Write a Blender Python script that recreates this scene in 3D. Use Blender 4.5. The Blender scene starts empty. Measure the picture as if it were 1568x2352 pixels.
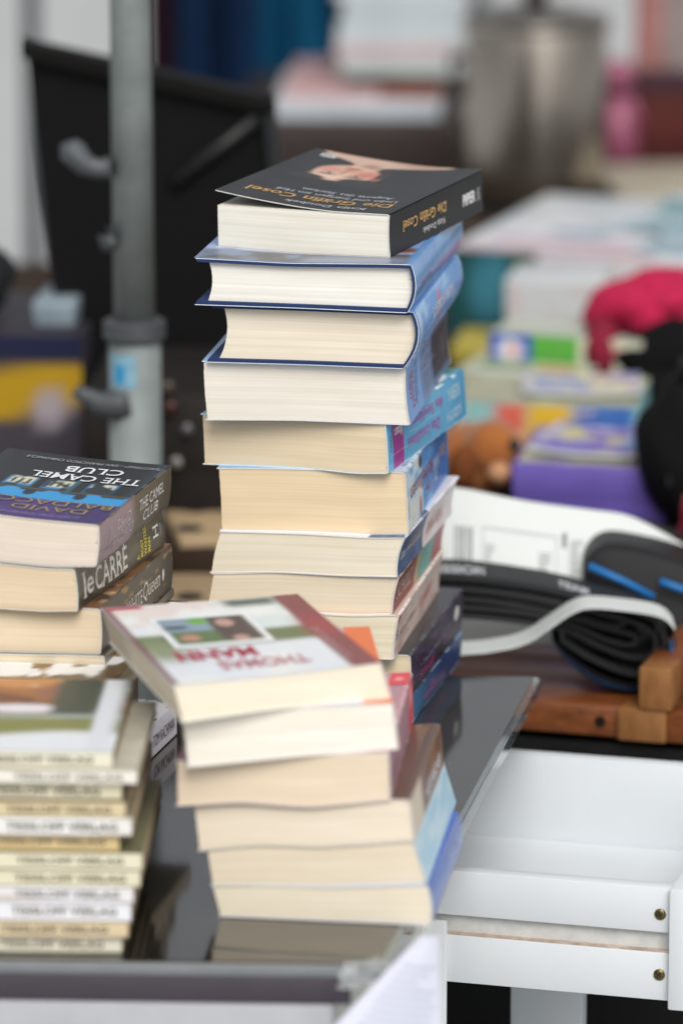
import bpy, bmesh, math, random
import numpy as np
from mathutils import Vector

random.seed(7)
rng = np.random.default_rng(7)
SC = bpy.context.scene
COL = SC.collection
R = math.radians

# ------------------------------------------------------------------ camera, sky, sun, exposure
PITCH, DIST, FW = R(13.2), 3.2, 7.2          # looking down, distance to the tall pile, focal length / sensor width
FWD = np.array([0, math.cos(PITCH), -math.sin(PITCH)])
UP = np.array([0, math.sin(PITCH), math.cos(PITCH)])
RT = np.array([1.0, 0, 0])
CAM = np.array([0, 0, 0.903]) - DIST * FWD
cd = bpy.data.cameras.new('camera')
cam = bpy.data.objects.new('camera', cd); COL.objects.link(cam)
cam.location = CAM; cam.rotation_euler = (R(90) - PITCH, 0, 0)
cd.sensor_fit = 'HORIZONTAL'; cd.sensor_width = 24; cd.lens = 24 * FW
cd.clip_start = 0.05; cd.clip_end = 400
cd.dof.use_dof = True; cd.dof.focus_distance = 3.155; cd.dof.aperture_fstop = 4.3
SC.camera = cam

SUN_EL, SUN_AZ = R(46), R(168)
w = bpy.data.worlds.new('World'); SC.world = w; w.use_nodes = True
nt = w.node_tree; nt.nodes.clear()
sky = nt.nodes.new('ShaderNodeTexSky'); sky.sky_type = 'NISHITA'; sky.sun_disc = False
sky.sun_elevation = SUN_EL; sky.sun_rotation = SUN_AZ; sky.air_density = 1.0; sky.dust_density = 4.0; sky.ozone_density = 1.0
hs = nt.nodes.new('ShaderNodeHueSaturation'); hs.inputs['Saturation'].default_value = 0.18   # a veiled, nearly white sky
bg = nt.nodes.new('ShaderNodeBackground'); bg.inputs['Strength'].default_value = 0.10
wo = nt.nodes.new('ShaderNodeOutputWorld')
nt.links.new(sky.outputs[0], hs.inputs['Color']); nt.links.new(hs.outputs[0], bg.inputs[0]); nt.links.new(bg.outputs[0], wo.inputs[0])
ld = bpy.data.lights.new('sun', 'SUN'); ld.energy = 1.5; ld.angle = R(36); ld.color = (1, 0.965, 0.91)
sun = bpy.data.objects.new('sun', ld); COL.objects.link(sun)
sd = Vector((math.sin(SUN_AZ) * math.cos(SUN_EL), math.cos(SUN_AZ) * math.cos(SUN_EL), math.sin(SUN_EL)))
sun.rotation_euler = sd.to_track_quat('Z', 'Y').to_euler()
SC.view_settings.view_transform = 'Standard'; SC.view_settings.look = 'None'
SC.view_settings.exposure = 0.24; SC.view_settings.gamma = 1; SC.view_settings.use_curve_mapping = False
SC.render.engine = 'CYCLES'; SC.cycles.max_bounces = 8; SC.cycles.transparent_max_bounces = 8
SC.cycles.use_denoising = True; SC.cycles.caustics_reflective = False; SC.cycles.caustics_refractive = False

# measuring helpers: a point of the photograph (1568 x 2352) on a plane of the place
def ray(x, y): return FWD + RT * (x - 784) / 1568 / FW + UP * (1176 - y) / 1568 / FW
def aty(x, y, Y):
    r = ray(x, y); return CAM + r * (Y - CAM[1]) / r[1]
def atz(x, y, Z):
    r = ray(x, y); return CAM + r * (Z - CAM[2]) / r[2]

# ------------------------------------------------------------------ materials
def S(h):
    h = h.lstrip('#'); c = [int(h[i:i + 2], 16) / 255 for i in (0, 2, 4)]
    return tuple(v / 12.92 if v <= 0.04045 else ((v + 0.055) / 1.055) ** 2.4 for v in c)
_m = {}
def M(name, col, rough=0.5, spec=0.5, var=0.08, scale=30, bump=0.0, bscale=200, metal=0.0, coat=0.0, stretch=(1, 1, 1), sheen=0.0, detail=4, col2=None):
    if name in _m: return _m[name]
    if isinstance(col, str): col = S(col)
    m = bpy.data.materials.new(name); m.use_nodes = True; n = m.node_tree.nodes; l = m.node_tree.links
    b = n['Principled BSDF']; b.inputs['Roughness'].default_value = rough; b.inputs['Specular IOR Level'].default_value = spec
    b.inputs['Metallic'].default_value = metal; b.inputs['Coat Weight'].default_value = coat; b.inputs['Sheen Weight'].default_value = sheen
    tc = n.new('ShaderNodeTexCoord'); mp = n.new('ShaderNodeMapping'); mp.inputs['Scale'].default_value = stretch
    l.new(tc.outputs['Object'], mp.inputs[0])
    tx = n.new('ShaderNodeTexNoise'); tx.inputs['Scale'].default_value = scale; tx.inputs['Detail'].default_value = detail; tx.inputs['Roughness'].default_value = 0.6
    l.new(mp.outputs[0], tx.inputs[0])
    cr = n.new('ShaderNodeValToRGB'); cr.color_ramp.elements[0].position = 0.3; cr.color_ramp.elements[1].position = 0.7
    c0 = col if col2 is None else (S(col2) if isinstance(col2, str) else col2)
    k0, k1 = (1 - var, 1 + var) if col2 is None else (1, 1)
    cr.color_ramp.elements[0].color = (*[min(1, v * k0) for v in c0], 1); cr.color_ramp.elements[1].color = (*[min(1, v * k1) for v in col], 1)
    l.new(tx.outputs[0], cr.inputs[0]); l.new(cr.outputs[0], b.inputs['Base Color'])
    rm = n.new('ShaderNodeMapRange'); rm.inputs[3].default_value = max(0.02, rough * 0.85); rm.inputs[4].default_value = min(1, rough * 1.15)
    l.new(tx.outputs[0], rm.inputs[0]); l.new(rm.outputs[0], b.inputs['Roughness'])
    if bump:
        t2 = n.new('ShaderNodeTexNoise'); t2.inputs['Scale'].default_value = bscale; t2.inputs['Detail'].default_value = 3
        l.new(mp.outputs[0], t2.inputs[0])
        bp = n.new('ShaderNodeBump'); bp.inputs['Strength'].default_value = bump; bp.inputs['Distance'].default_value = 0.001
        l.new(t2.outputs[0], bp.inputs['Height']); l.new(bp.outputs[0], b.inputs['Normal'])
    _m[name] = m; return m
def page_mat(col):
    name = 'pages_%02x%02x%02x' % tuple(int(c * 255) for c in col)
    if name in _m: return _m[name]
    m = bpy.data.materials.new(name); m.use_nodes = True; n = m.node_tree.nodes; l = m.node_tree.links
    b = n['Principled BSDF']; b.inputs['Roughness'].default_value = 0.85; b.inputs['Specular IOR Level'].default_value = 0.15
    tc = n.new('ShaderNodeTexCoord'); out = None
    for sc_, hi in (((5, 1700, 1), 0.46), ((2, 520, 1), 0.27), ((14, 60, 1), 0.28)):
        mp = n.new('ShaderNodeMapping'); mp.inputs['Scale'].default_value = sc_; l.new(tc.outputs['UV'], mp.inputs[0])
        tx = n.new('ShaderNodeTexNoise'); tx.inputs['Scale'].default_value = 1; tx.inputs['Detail'].default_value = 2; l.new(mp.outputs[0], tx.inputs[0])
        mu = n.new('ShaderNodeMath'); mu.operation = 'MULTIPLY_ADD'; mu.inputs[1].default_value = hi
        l.new(tx.outputs[0], mu.inputs[0])
        if out is None: mu.inputs[2].default_value = 0
        else: l.new(out.outputs[0], mu.inputs[2])
        out = mu
    cr = n.new('ShaderNodeValToRGB'); e = cr.color_ramp.elements
    e[0].position = 0.3; e[0].color = (col[0] * .87, col[1] * .83, col[2] * .76, 1); e[1].position = 0.6; e[1].color = (*[min(1, c * 1.03) for c in col], 1)
    l.new(out.outputs[0], cr.inputs[0]); l.new(cr.outputs[0], b.inputs['Base Color'])
    bp = n.new('ShaderNodeBump'); bp.inputs['Strength'].default_value = 0.35; bp.inputs['Distance'].default_value = 0.0004
    l.new(out.outputs[0], bp.inputs['Height']); l.new(bp.outputs[0], b.inputs['Normal'])
    _m[name] = m; return m
def print_mat(rough=0.35):
    name = 'printed_ink_%d' % int(rough * 100)
    if name in _m: return _m[name]
    m = bpy.data.materials.new(name); m.use_nodes = True; n = m.node_tree.nodes; l = m.node_tree.links
    a = n.new('ShaderNodeAttribute'); a.attribute_name = 'ink'; b = n['Principled BSDF']; b.inputs['Roughness'].default_value = rough
    l.new(a.outputs['Color'], b.inputs['Base Color']); _m[name] = m; return m
def ink(c, rough=0.4):
    return M('ink_' + c.strip('#') + str(rough), c, rough=rough, var=0.05)

# ------------------------------------------------------------------ mesh helpers
def tag(o, label=None, cat=None, group=None, kind=None):
    if label: o['label'] = label
    if cat: o['category'] = cat
    if group: o['group'] = group
    if kind: o['kind'] = kind
    return o
def empty(name, loc, label, cat, group=None):
    o = bpy.data.objects.new(name, None); COL.objects.link(o); o.location = loc; o.empty_display_size = 0.02
    return tag(o, label, cat, group)
def origin(o):
    v = np.zeros(3)
    while o is not None: v = v + np.array(o.location); o = o.parent
    return v
class MB:
    """collects vertices and faces in world coordinates, then links them as one mesh object"""
    def __init__(self): self.v = []; self.f = []; self.mi = []; self.uv = []; self.slot = 0
    def quad_grid(self, P, flip=False, uv=None, wrap=False):
        """P: array (n, m, 3)"""
        n, m_ = P.shape[:2]; b = len(self.v); self.v.extend(map(tuple, P.reshape(-1, 3)))
        self.uv.extend(map(tuple, uv.reshape(-1, 2)) if uv is not None else [(0, 0)] * (n * m_))
        for i in range(n - (0 if wrap else 1)):
            for j in range(m_ - 1):
                i2 = (i + 1) % n
                q = (b + i * m_ + j, b + i2 * m_ + j, b + i2 * m_ + j + 1, b + i * m_ + j + 1)
                self.f.append(q[::-1] if flip else q); self.mi.append(self.slot)
        return self
    def poly(self, pts, faces):
        b = len(self.v); self.v.extend(map(tuple, pts)); self.uv.extend([(0, 0)] * len(pts))
        for f in faces: self.f.append(tuple(b + i for i in f)); self.mi.append(self.slot)
        return self
    def box(self, fr, u0, u1, v0, v1, z0, z1, bev=0.0, seg=2):
        bm = bmesh.new(); bmesh.ops.create_cube(bm, size=1)
        for q in bm.verts: q.co = Vector(((u0 + u1) / 2 + q.co.x * (u1 - u0), (v0 + v1) / 2 + q.co.y * (v1 - v0), (z0 + z1) / 2 + q.co.z * (z1 - z0)))
        if bev: bmesh.ops.bevel(bm, geom=bm.edges[:], offset=bev, segments=seg, affect='EDGES', profile=0.5)
        bm.verts.index_update()
        self.poly([fr(*q.co) for q in bm.verts], [[q.index for q in f.verts] for f in bm.faces]); bm.free()
        return self
    def tube(self, pts, rad, n=12, caps=True, up=(0, 0, 1)):
        pts = [np.array(p, float) for p in pts]; rad = [rad] * len(pts) if np.isscalar(rad) else rad; rings = []
        for i, p in enumerate(pts):
            t = pts[min(i + 1, len(pts) - 1)] - pts[max(i - 1, 0)]; t = t / np.linalg.norm(t)
            a = np.array(up, float)
            if abs(a @ t) > 0.95: a = np.array((1.0, 0, 0))
            s = np.cross(t, a); s /= np.linalg.norm(s); q = np.cross(s, t)
            rings.append([p + rad[i] * (math.cos(k) * s + math.sin(k) * q) for k in np.linspace(0, 2 * math.pi, n, endpoint=False)])
        P = np.array(rings); b = len(self.v); self.quad_grid(np.swapaxes(P, 0, 1), wrap=True)
        if caps:
            L = len(pts); self.f.append(tuple(b + k * L for k in range(n))[::-1]); self.f.append(tuple(b + k * L + L - 1 for k in range(n))); self.mi += [self.slot] * 2
        return self
    def ball(self, c, r, n=20, k=12, fn=None):
        c = np.array(c, float); r = np.array([r] * 3 if np.isscalar(r) else r, float)
        th = np.linspace(0, 2 * math.pi, n, endpoint=False); ph = np.linspace(-math.pi / 2 + 0.001, math.pi / 2 - 0.001, k)
        P = np.array([[(math.cos(a) * math.cos(b_), math.sin(a) * math.cos(b_), math.sin(b_)) for b_ in ph] for a in th])
        if fn: P = fn(P)
        return self.quad_grid(c + P * r, wrap=True)
    def ribbon(self, pts, w0, w1, thick, n=1):
        """a sheet of given thickness swept along pts (x, z), from y = w0 to y = w1"""
        pts = np.array(pts, float); d = np.gradient(pts, axis=0); d /= np.linalg.norm(d, axis=1)[:, None] + 1e-9
        nr = np.stack([-d[:, 1], d[:, 0]], 1); a, c = pts + nr * thick / 2, pts - nr * thick / 2
        def surf(p, ys): return np.array([[(q[0], y, q[1]) for y in ys] for q in p])
        ys = np.linspace(w0, w1, n + 1)
        self.quad_grid(surf(a, ys)); self.quad_grid(surf(c, ys), flip=True)
        for y in (w0, w1): self.quad_grid(np.array([[(a[i][0], y, a[i][1]), (c[i][0], y, c[i][1])] for i in range(len(pts))]), flip=(y == w0))
        for i in (0, -1): self.quad_grid(np.array([[(a[i][0], y, a[i][1]), (c[i][0], y, c[i][1])] for y in (w0, w1)]))
        return self
    def build(self, name, mats, parent=None, smooth=False, label=None, fix=True, loc=None):
        me = bpy.data.meshes.new(name); o0 = origin(parent) if parent is not None else (np.array(loc) if loc is not None else np.zeros(3))
        V = np.array(self.v, float) - o0
        me.from_pydata(V.tolist(), [], self.f)
        for m in (mats if isinstance(mats, (list, tuple)) else [mats]): me.materials.append(m)
        me.polygons.foreach_set('material_index', self.mi)
        ul = me.uv_layers.new(name='UVMap'); idx = np.zeros(len(me.loops), int); me.loops.foreach_get('vertex_index', idx)
        ul.data.foreach_set('uv', np.array(self.uv, float)[idx].ravel())
        if fix:
            bm = bmesh.new(); bm.from_mesh(me); bmesh.ops.remove_doubles(bm, verts=bm.verts[:], dist=1e-6); bmesh.ops.recalc_face_normals(bm, faces=bm.faces[:]); bm.to_mesh(me); bm.free()
        if smooth:
            me.shade_smooth()
            if smooth is not True: me.set_sharp_from_angle(angle=R(smooth))
        o = bpy.data.objects.new(name, me); COL.objects.link(o)
        if parent is not None: o.parent = parent
        elif loc is not None: o.location = loc
        if label: o['label'] = label
        return o
def frame(x, y, deg, z=0.0):
    """u runs along the near edge to the right, v away from the viewer; deg turns the right end nearer"""
    c, s = math.cos(R(deg)), math.sin(R(deg))
    return lambda u, v, h: (x + u * c + v * s, y - u * s + v * c, z + h)
WORLD = lambda u, v, h: (u, v, h)

_tc = {}
def text2d(s, serif=False, bold=0.0, shear=0.0, line=1.0, align='LEFT'):
    key = (s, serif, bold, shear, line, align)
    if key in _tc: return _tc[key]
    cu = bpy.data.curves.new('t', 'FONT'); cu.body = s; cu.offset = bold; cu.shear = shear; cu.resolution_u = 3; cu.space_line = line; cu.align_x = align
    o = bpy.data.objects.new('t', cu); COL.objects.link(o)
    me = bpy.data.meshes.new_from_object(o.evaluated_get(bpy.context.evaluated_depsgraph_get()))
    V = [(v.co.x, v.co.y) for v in me.vertices]; F = [tuple(p.vertices) for p in me.polygons]
    if serif:                                  # feet and caps added to the ends of the stems
        cnt = {}
        for p in me.polygons:
            for e in p.edge_keys: cnt[e] = cnt.get(e, 0) + 1
        for e, k in cnt.items():
            (x0, y0), (x1, y1) = V[e[0]], V[e[1]]
            if k == 1 and abs(y0 - y1) < 0.004 and 0.03 < abs(x1 - x0) < 0.17:
                xa, xb = min(x0, x1) - 0.06, max(x0, x1) + 0.06
                up = 1 if (y0 % 1.0) < 0.2 else -1
                b = len(V); V += [(xa, y0), (xb, y0), (xb, y0 + up * 0.035), (xa, y0 + up * 0.035)]; F.append((b, b + 1, b + 2, b + 3))
    bpy.data.objects.remove(o); bpy.data.curves.remove(cu); bpy.data.meshes.remove(me)
    V = np.array(V, float); V -= V.min(0); V /= V.max(0)
    _tc[key] = (V, F); return V, F
def letters(name, s, place, mat, parent, rot=0, **kw):
    """flat lettering; place(x, y) maps the unit square to the surface; rot in quarter turns"""
    V, F = text2d(s, **kw)
    bm = bmesh.new(); vs = [bm.verts.new((a, b, 0)) for a, b in V]         # cut into small pieces so the ink follows a curved spine
    for f in F:
        if len(set(f)) > 2:
            try: bm.faces.new([vs[i] for i in f])
            except ValueError: pass
    for k in range(1, 8):
        for no in ((0, 1, 0), (1, 0, 0)): bmesh.ops.bisect_plane(bm, geom=bm.verts[:] + bm.edges[:] + bm.faces[:], plane_co=(k / 8, k / 8, 0), plane_no=no)
    bm.verts.index_update(); V = np.array([v.co[:2] for v in bm.verts]); F = [[v.index for v in f.verts] for f in bm.faces]; bm.free()
    x, y = V[:, 0], V[:, 1]
    if rot == 1: x, y = 1 - y, x
    elif rot == 2: x, y = 1 - x, 1 - y
    elif rot == 3: x, y = y, 1 - x
    return MB().poly(np.array([place(a, b) for a, b in zip(x, y)]), F).build(name, mat, parent, fix=False)
def picture(name, place, fn, parent, nx=24, ny=24, rough=0.35):
    """a flat print: a fine grid laid on the surface, its ink given by fn(x, y)"""
    X, Y = np.meshgrid(np.linspace(0, 1, nx + 1), np.linspace(0, 1, ny + 1), indexing='ij')
    P = np.array([[place(X[i, j], Y[i, j]) for j in range(ny + 1)] for i in range(nx + 1)])
    C = np.clip(fn(X, Y), 0, 1)
    o = MB().quad_grid(P).build(name, print_mat(rough), parent, fix=False)
    at = o.data.color_attributes.new('ink', 'FLOAT_COLOR', 'POINT')
    at.data.foreach_set('color', np.concatenate([C.reshape(-1, 3), np.ones(((nx + 1) * (ny + 1), 1))], 1).ravel())
    return o
def vnoise(x, y, seed=0, f=4, oct_=3):
    r = np.random.default_rng(seed); out = 0; amp = 1; tot = 0
    for _ in range(oct_):
        g = r.random((int(f) + 3, int(f) + 3)); xi, yi = x * f, y * f
        i, j = np.clip(xi.astype(int), 0, int(f)), np.clip(yi.astype(int), 0, int(f)); a, b = xi - i, yi - j
        a, b = a * a * (3 - 2 * a), b * b * (3 - 2 * b)
        out = out + amp * (g[i, j] * (1 - a) * (1 - b) + g[i + 1, j] * a * (1 - b) + g[i, j + 1] * (1 - a) * b + g[i + 1, j + 1] * a * b)
        tot += amp; amp *= 0.5; f *= 2
    return out / tot
def ss(a, b, x): t = np.clip((x - a) / (b - a), 0, 1); return t * t * (3 - 2 * t)
class Canvas:
    """ink colours over the unit square, layered with soft masks"""
    def __init__(self, x, y, base): self.x, self.y = x, y; self.c = np.ones(x.shape + (3,)) * np.array(S(base))
    def lay(self, mask, col): self.c = self.c * (1 - mask[..., None]) + np.array(S(col)) * mask[..., None]; return self
    def ell(self, cx, cy, rx, ry, col, soft=0.15, rot=0):
        a, b = self.x - cx, self.y - cy; c, s = math.cos(rot), math.sin(rot); a, b = (a * c + b * s) / rx, (-a * s + b * c) / ry
        return self.lay(1 - ss(1 - soft, 1 + soft, np.sqrt(a * a + b * b)), col)
    def rect(self, x0, x1, y0, y1, col, soft=0.01):
        m = ss(x0 - soft, x0 + soft, self.x) * (1 - ss(x1 - soft, x1 + soft, self.x)) * ss(y0 - soft, y0 + soft, self.y) * (1 - ss(y1 - soft, y1 + soft, self.y))
        return self.lay(m, col)
    def noise(self, col, lo, hi, seed, f): return self.lay(ss(lo, hi, vnoise(self.x, self.y, seed, f)), col)

# ------------------------------------------------------------------ books
SKEW = math.tan(R(10))
def zcurve(pts):
    """height as a smooth function of skewed x from measured points"""
    pts = sorted(pts); xs = np.array([p[0] for p in pts]); zs = np.array([p[1] for p in pts])
    g = np.linspace(xs[0] - 0.05, xs[-1] + 0.05, 241); v = np.interp(g, xs, zs)
    k = np.hanning(33); k /= k.sum(); vp = np.convolve(np.pad(v, 16, mode='edge'), k, 'valid')
    return lambda x: np.interp(x, g, vp)
flat = lambda z: (lambda x: z + 0 * x)
class Book:
    def __init__(s, name, label, group, fr, deg, ul, ur, L, zb, zt, page, cover, edge='#e9e6df', y0=0.0, ct=0.0007, hard=0.0, ov=0.0, lift=None, rows=30, board=None, fold=0.0, cat='book', inset=0.0012):
        s.FR, s.deg, s.ul, s.ur, s.L, s.zb, s.zt, s.y0, s.lift = fr, deg, ul, ur, L, zb, zt, y0, lift
        s.c, s.s = math.cos(R(deg)), math.sin(R(deg))
        W = s.ur(0.5) - s.ul(0.5); s.W = W
        p0 = s.pos(0.5, 0, L / 2)
        s.T = float(s.pos(0.5, 1, L / 2)[2] - p0[2])
        s.root = empty(name, p0, label, cat, group)
        # page block
        tc_ = hard if hard else ct
        a, b = tc_ / s.T + 0.001, 1 - tc_ / s.T - 0.001
        u0, u1 = (inset / W), 1 - (tc_ * 0.9 + 0.0003) / W
        v0, v1 = (0.0006, L - 0.0006)
        m = MB(); nu = 26
        us = np.linspace(u0, u1, nu); ws = np.linspace(a, b, rows); vs = np.linspace(v0, v1, 10)
        jag = rng.normal(0, 1, rows); jag = np.convolve(np.pad(jag, 1, mode='edge'), [.3, .4, .3], 'valid') * 0.00010
        jag2 = rng.normal(0, 1, rows) * 0.00006
        def G(fn, A, B, uvf):
            return np.array([[fn(p, q) for q in B] for p in A]), np.array([[uvf(p, q) for q in B] for p in A])
        jw = lambda w_: float(np.interp(w_, ws, jag)); jl = lambda w_: float(np.interp(w_, ws, jag2)) / W
        P, U = G(lambda u, w_: s.pos(u + jl(w_) * (1 - u), w_, v0 + jw(w_)), us, ws, lambda u, w_: (u * W, w_ * s.T)); m.quad_grid(P, uv=U)
        P, U = G(lambda u, w_: s.pos(u, w_, v1 + jw(w_)), us, ws, lambda u, w_: (u * W + 3, w_ * s.T)); m.quad_grid(P, uv=U)
        P, U = G(lambda v, w_: s.pos(u0 + jl(w_) * (1 - u0), w_, v if v > v0 else v0 + jw(w_)), vs, ws, lambda v, w_: (v + 5, w_ * s.T)); m.quad_grid(P, uv=U)
        P, U = G(lambda v, w_: s.pos(u1, w_, v), vs, ws, lambda v, w_: (v + 7, w_ * s.T)); m.quad_grid(P, uv=U)
        for w_ in (a, b):
            P, U = G(lambda u, v: s.pos(u, w_, v), us, vs, lambda u, v: (u * W, v)); m.quad_grid(P, uv=U)
        s.block = m.build('page_block', page_mat(page), s.root, smooth=35)
        s.ov = ov; s.hard = hard
        em = M('paper_edge_' + edge.strip('#'), edge, rough=0.7, var=0.05)
        cm = cover if not isinstance(cover, str) else M('cover_' + cover.strip('#'), cover, rough=0.34, var=0.06, scale=60, bump=0.04, bscale=500)
        if hard:
            bmat = M('cloth_boards_' + (board or '#24478c').strip('#'), board or '#24478c', rough=0.7, var=0.15, scale=400, bump=0.2, bscale=1500)
            s.boards = s.wrap('boards', 0.0005, hard, ov, bmat, bmat, 0.0005)
            s.cover = s.wrap('dust_jacket', 0.0, 0.00045, ov + 0.0002, cm, em, 0.0)
        else:
            s.cover = s.wrap('cover', 0.0, ct, ov, cm, em, 0.0)
    def pos(s, us, w_, v, up=0.0, out=0.0):
        u = s.ul(w_) + (s.ur(w_) - s.ul(w_)) * us + out
        X = s.FR[0] + u * s.c + v * s.s; Y = s.FR[1] - u * s.s + v * s.c
        xs = X - SKEW * (Y - s.y0); zb, zt = s.zb(xs), s.zt(xs)
        z = zb + (zt - zb) * w_
        return np.array((X, Y, float(z) + up))
    def wrap(s, name, off, th, ov, mat, em, inner_inset):
        o0, o1 = off / s.T, (off + th) / s.T; e = ov / s.W; k0, k1 = off / s.W, (off + th) / s.W
        nb, ns = 26, 9; path = []
        for u in np.linspace(-e, 1 - 0.012 - k0, nb): path.append(((u, o0), (min(u, 1 - k1), o1), 0))
        for w_ in np.linspace(0.02 + o0, 0.98 - o0, ns): path.append(((1 - k0, w_), (1 - k1, min(max(w_, o1), 1 - o1)), 0))
        for u in np.linspace(1 - 0.012 - k0, -e, nb): path.append(((u, 1 - o0), (min(u, 1 - k1), 1 - o1), 1))
        vs = np.linspace(-ov, s.L + ov, 15)
        def P(q, v, top):
            return s.pos(q[0], q[1], v, up=(s.lift(q[0], max(v, 0) / s.L) if s.lift and top else 0.0))
        O = np.array([[P(p[0], v, p[2]) for v in vs] for p in path]); I = np.array([[P(p[1], v, p[2]) for v in vs] for p in path])
        m = MB(); m.quad_grid(O); m.quad_grid(I, flip=True); m.slot = 1
        for j in (0, -1): m.quad_grid(np.stack([O[:, j], I[:, j]], 1))
        for i in (0, -1): m.quad_grid(np.stack([O[i], I[i]], 1))
        return m.build(name, [mat, em], s.root, smooth=40)
    def wear(s, col, seed, low=True, n=26):
        """rubbed paper along the spine edges and a few long creases in the spine"""
        r_ = random.Random(seed); m = MB()
        for top in ((1, 0) if low else (1,)):
            v = 0.001
            while v < s.L - 0.004:
                ln = min(r_.uniform(0.002, 0.016), s.L - 0.002 - v); a = r_.uniform(0.006, 0.022); b = r_.uniform(0.002, 0.007)
                vs = np.linspace(v, v + ln, 4); wa = 1 - a if top else a; we = 0.981 if top else 0.019
                P = np.array([[s.pos(1, wa - (0.012 if top else -0.012), q, out=0.0004), s.pos(1, we, q, out=0.00045), s.pos(1 - 0.011, 1.0 if top else 0.0, q, up=0.0004 if top else -0.0001)] for q in vs]); m.quad_grid(P); v += ln + r_.choice((0.0003, 0.001, 0.004, 0.02))
        for k in range(3):
            w_ = r_.uniform(0.2, 0.8); v0 = r_.uniform(0, 0.4) * s.L; v1 = v0 + r_.uniform(0.2, 0.55) * s.L; t = r_.uniform(0.004, 0.008)
            m.quad_grid(np.array([[s.pos(1, w_ + 0.02 * math.sin(9 * q + k), v0 + (v1 - v0) * q, out=0.00042), s.pos(1, w_ + t + 0.02 * math.sin(9 * q + k), v0 + (v1 - v0) * q, out=0.00042)] for q in np.linspace(0, 1, 14)]))
        return tag(m.build('edge_wear', M('rubbed_' + col.strip('#'), col, rough=0.8, var=0.15, scale=300), s.cover, fix=False), kind='stuff')
    # surface maps: millimetre-scale offset keeps the print proud of the cover
    def spine(s, v0, v1, w0, w1, off=0.0002):
        return lambda x, y: s.pos(1, w0 + (w1 - w0) * y, v0 + (v1 - v0) * x, out=off)
    def top(s, u0, u1, v0, v1, off=0.0003):
        def f(x, y):
            u, v = u0 + (u1 - u0) * x, v0 + (v1 - v0) * y
            return s.pos(u, 1, v, up=off + (s.lift(u, max(v, 0) / s.L) if s.lift else 0.0))
        return f
    def spine_text(s, t, v0, v1, w0, w1, col, rot=0, name='spine_lettering', off=0.0003, **k): return letters(name, t, s.spine(v0, v1, w0, w1, off), ink(col), s.cover, rot, **k)
    def top_text(s, t, u0, u1, v0, v1, col, rot=2, name='title_lettering', off=0.0005, **k): return letters(name, t, s.top(u0, u1, v0, v1, off), ink(col), s.cover, rot, **k)
    def spine_pic(s, v0, v1, w0, w1, fn, nx=30, ny=12, name='spine_print', off=0.00012): return picture(name, s.spine(v0, v1, w0, w1, off), fn, s.cover, nx, ny)
    def top_pic(s, u0, u1, v0, v1, fn, nx=40, ny=40, name='cover_print', off=0.0002): return picture(name, s.top(u0, u1, v0, v1, off), fn, s.cover, nx, ny)

def measured(fr_y, deg, TL, TR, BL, BR, bl=0.0, br=0.0):
    """reads a book's near face off the photograph: near right lower corner at depth fr_y, turned by deg"""
    p = aty(BR[0], BR[1], fr_y); c, s_ = math.cos(R(deg)), math.sin(R(deg)); n = np.array((s_, c, 0))
    def hit(q):
        r = ray(*q); X = CAM + r * (((p - CAM) @ n) / (r @ n)); d = X - p
        return d[0] * c - d[1] * s_, X
    ulb, utl, utr = hit(BL)[0], hit(TL)[0], hit(TR)[0]
    def ul(w_): return ulb + (utl - ulb) * w_ + bl * 4 * w_ * (1 - w_)
    def ur(w_): return 0 + utr * w_ + br * 4 * w_ * (1 - w_)
    def curve(px, y0):
        out = []
        for q in px:
            X = hit(q)[1]; out.append((X[0] - SKEW * (X[1] - y0), X[2]))
        return out
    return (p[0], p[1]), ul, ur, curve
# ------------------------------------------------------------------ ground and tables
gm = MB(); gm.quad_grid(np.array([[(x, y, 0.0) for y in np.linspace(-30, 260, 12)] for x in np.linspace(-150, 150, 12)]))
pav = gm.build('pavement', M('pavement', '#b4b6b7', rough=0.85, var=0.10, scale=6, detail=8), fix=False); tag(pav, kind='structure')

GZ = 0.75
A_ = np.array((-0.78, -0.435, GZ)); B_ = np.array((0.0255, -0.470, GZ)); C_ = np.array((0.137, 0.155, GZ)); D_ = np.array((-0.74, 0.21, GZ))
table = empty('display_table', (-0.3, -0.15, 0), 'low table with a dark glass top carrying the paperback stacks', 'table')
def slab(quad, z0, z1, inset=0.0, bev=0.0):
    q = [np.array(p[:2]) for p in quad]; cx = sum(q) / 4; q = [p + (cx - p) / np.linalg.norm(cx - p) * inset for p in q]
    bm = bmesh.new(); b = [bm.verts.new((*p, z0)) for p in q]; t = [bm.verts.new((*p, z1)) for p in q]
    bm.faces.new(b[::-1]); bm.faces.new(t)
    for i in range(4): bm.faces.new((b[i], b[(i + 1) % 4], t[(i + 1) % 4], t[i]))
    if bev: bmesh.ops.bevel(bm, geom=bm.edges[:], offset=bev, segments=2, affect='EDGES')
    bm.verts.index_update(); m = MB().poly([v.co[:] for v in bm.verts], [[v.index for v in f.verts] for f in bm.faces]); bm.free(); return m
def glass_mat(name, tint, rough=0.02):
    m = bpy.data.materials.new(name); m.use_nodes = True; b = m.node_tree.nodes['Principled BSDF']
    b.inputs['Base Color'].default_value = (*S(tint), 1); b.inputs['Transmission Weight'].default_value = 1; b.inputs['Roughness'].default_value = rough; b.inputs['IOR'].default_value = 1.45
    return m
slab([A_, B_, C_, D_], GZ - 0.012, GZ - 0.0002, 0.0, 0.0012).build('glass_pane', glass_mat('clear_glass', '#f0f7f6', 0.03), table)
dark = M('dark_table_film', '#24221d', rough=0.08, spec=0.5, var=0.45, scale=14, bump=0.012, bscale=150, detail=9)
dark.node_tree.nodes['Principled BSDF'].inputs['IOR'].default_value = 2.3
slab([A_, B_ + (-0.004, 0.0012, 0), C_ + (-0.0045, -0.002, 0), D_], GZ, GZ + 0.0006).build('dark_top_sheet', dark, table)
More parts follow.
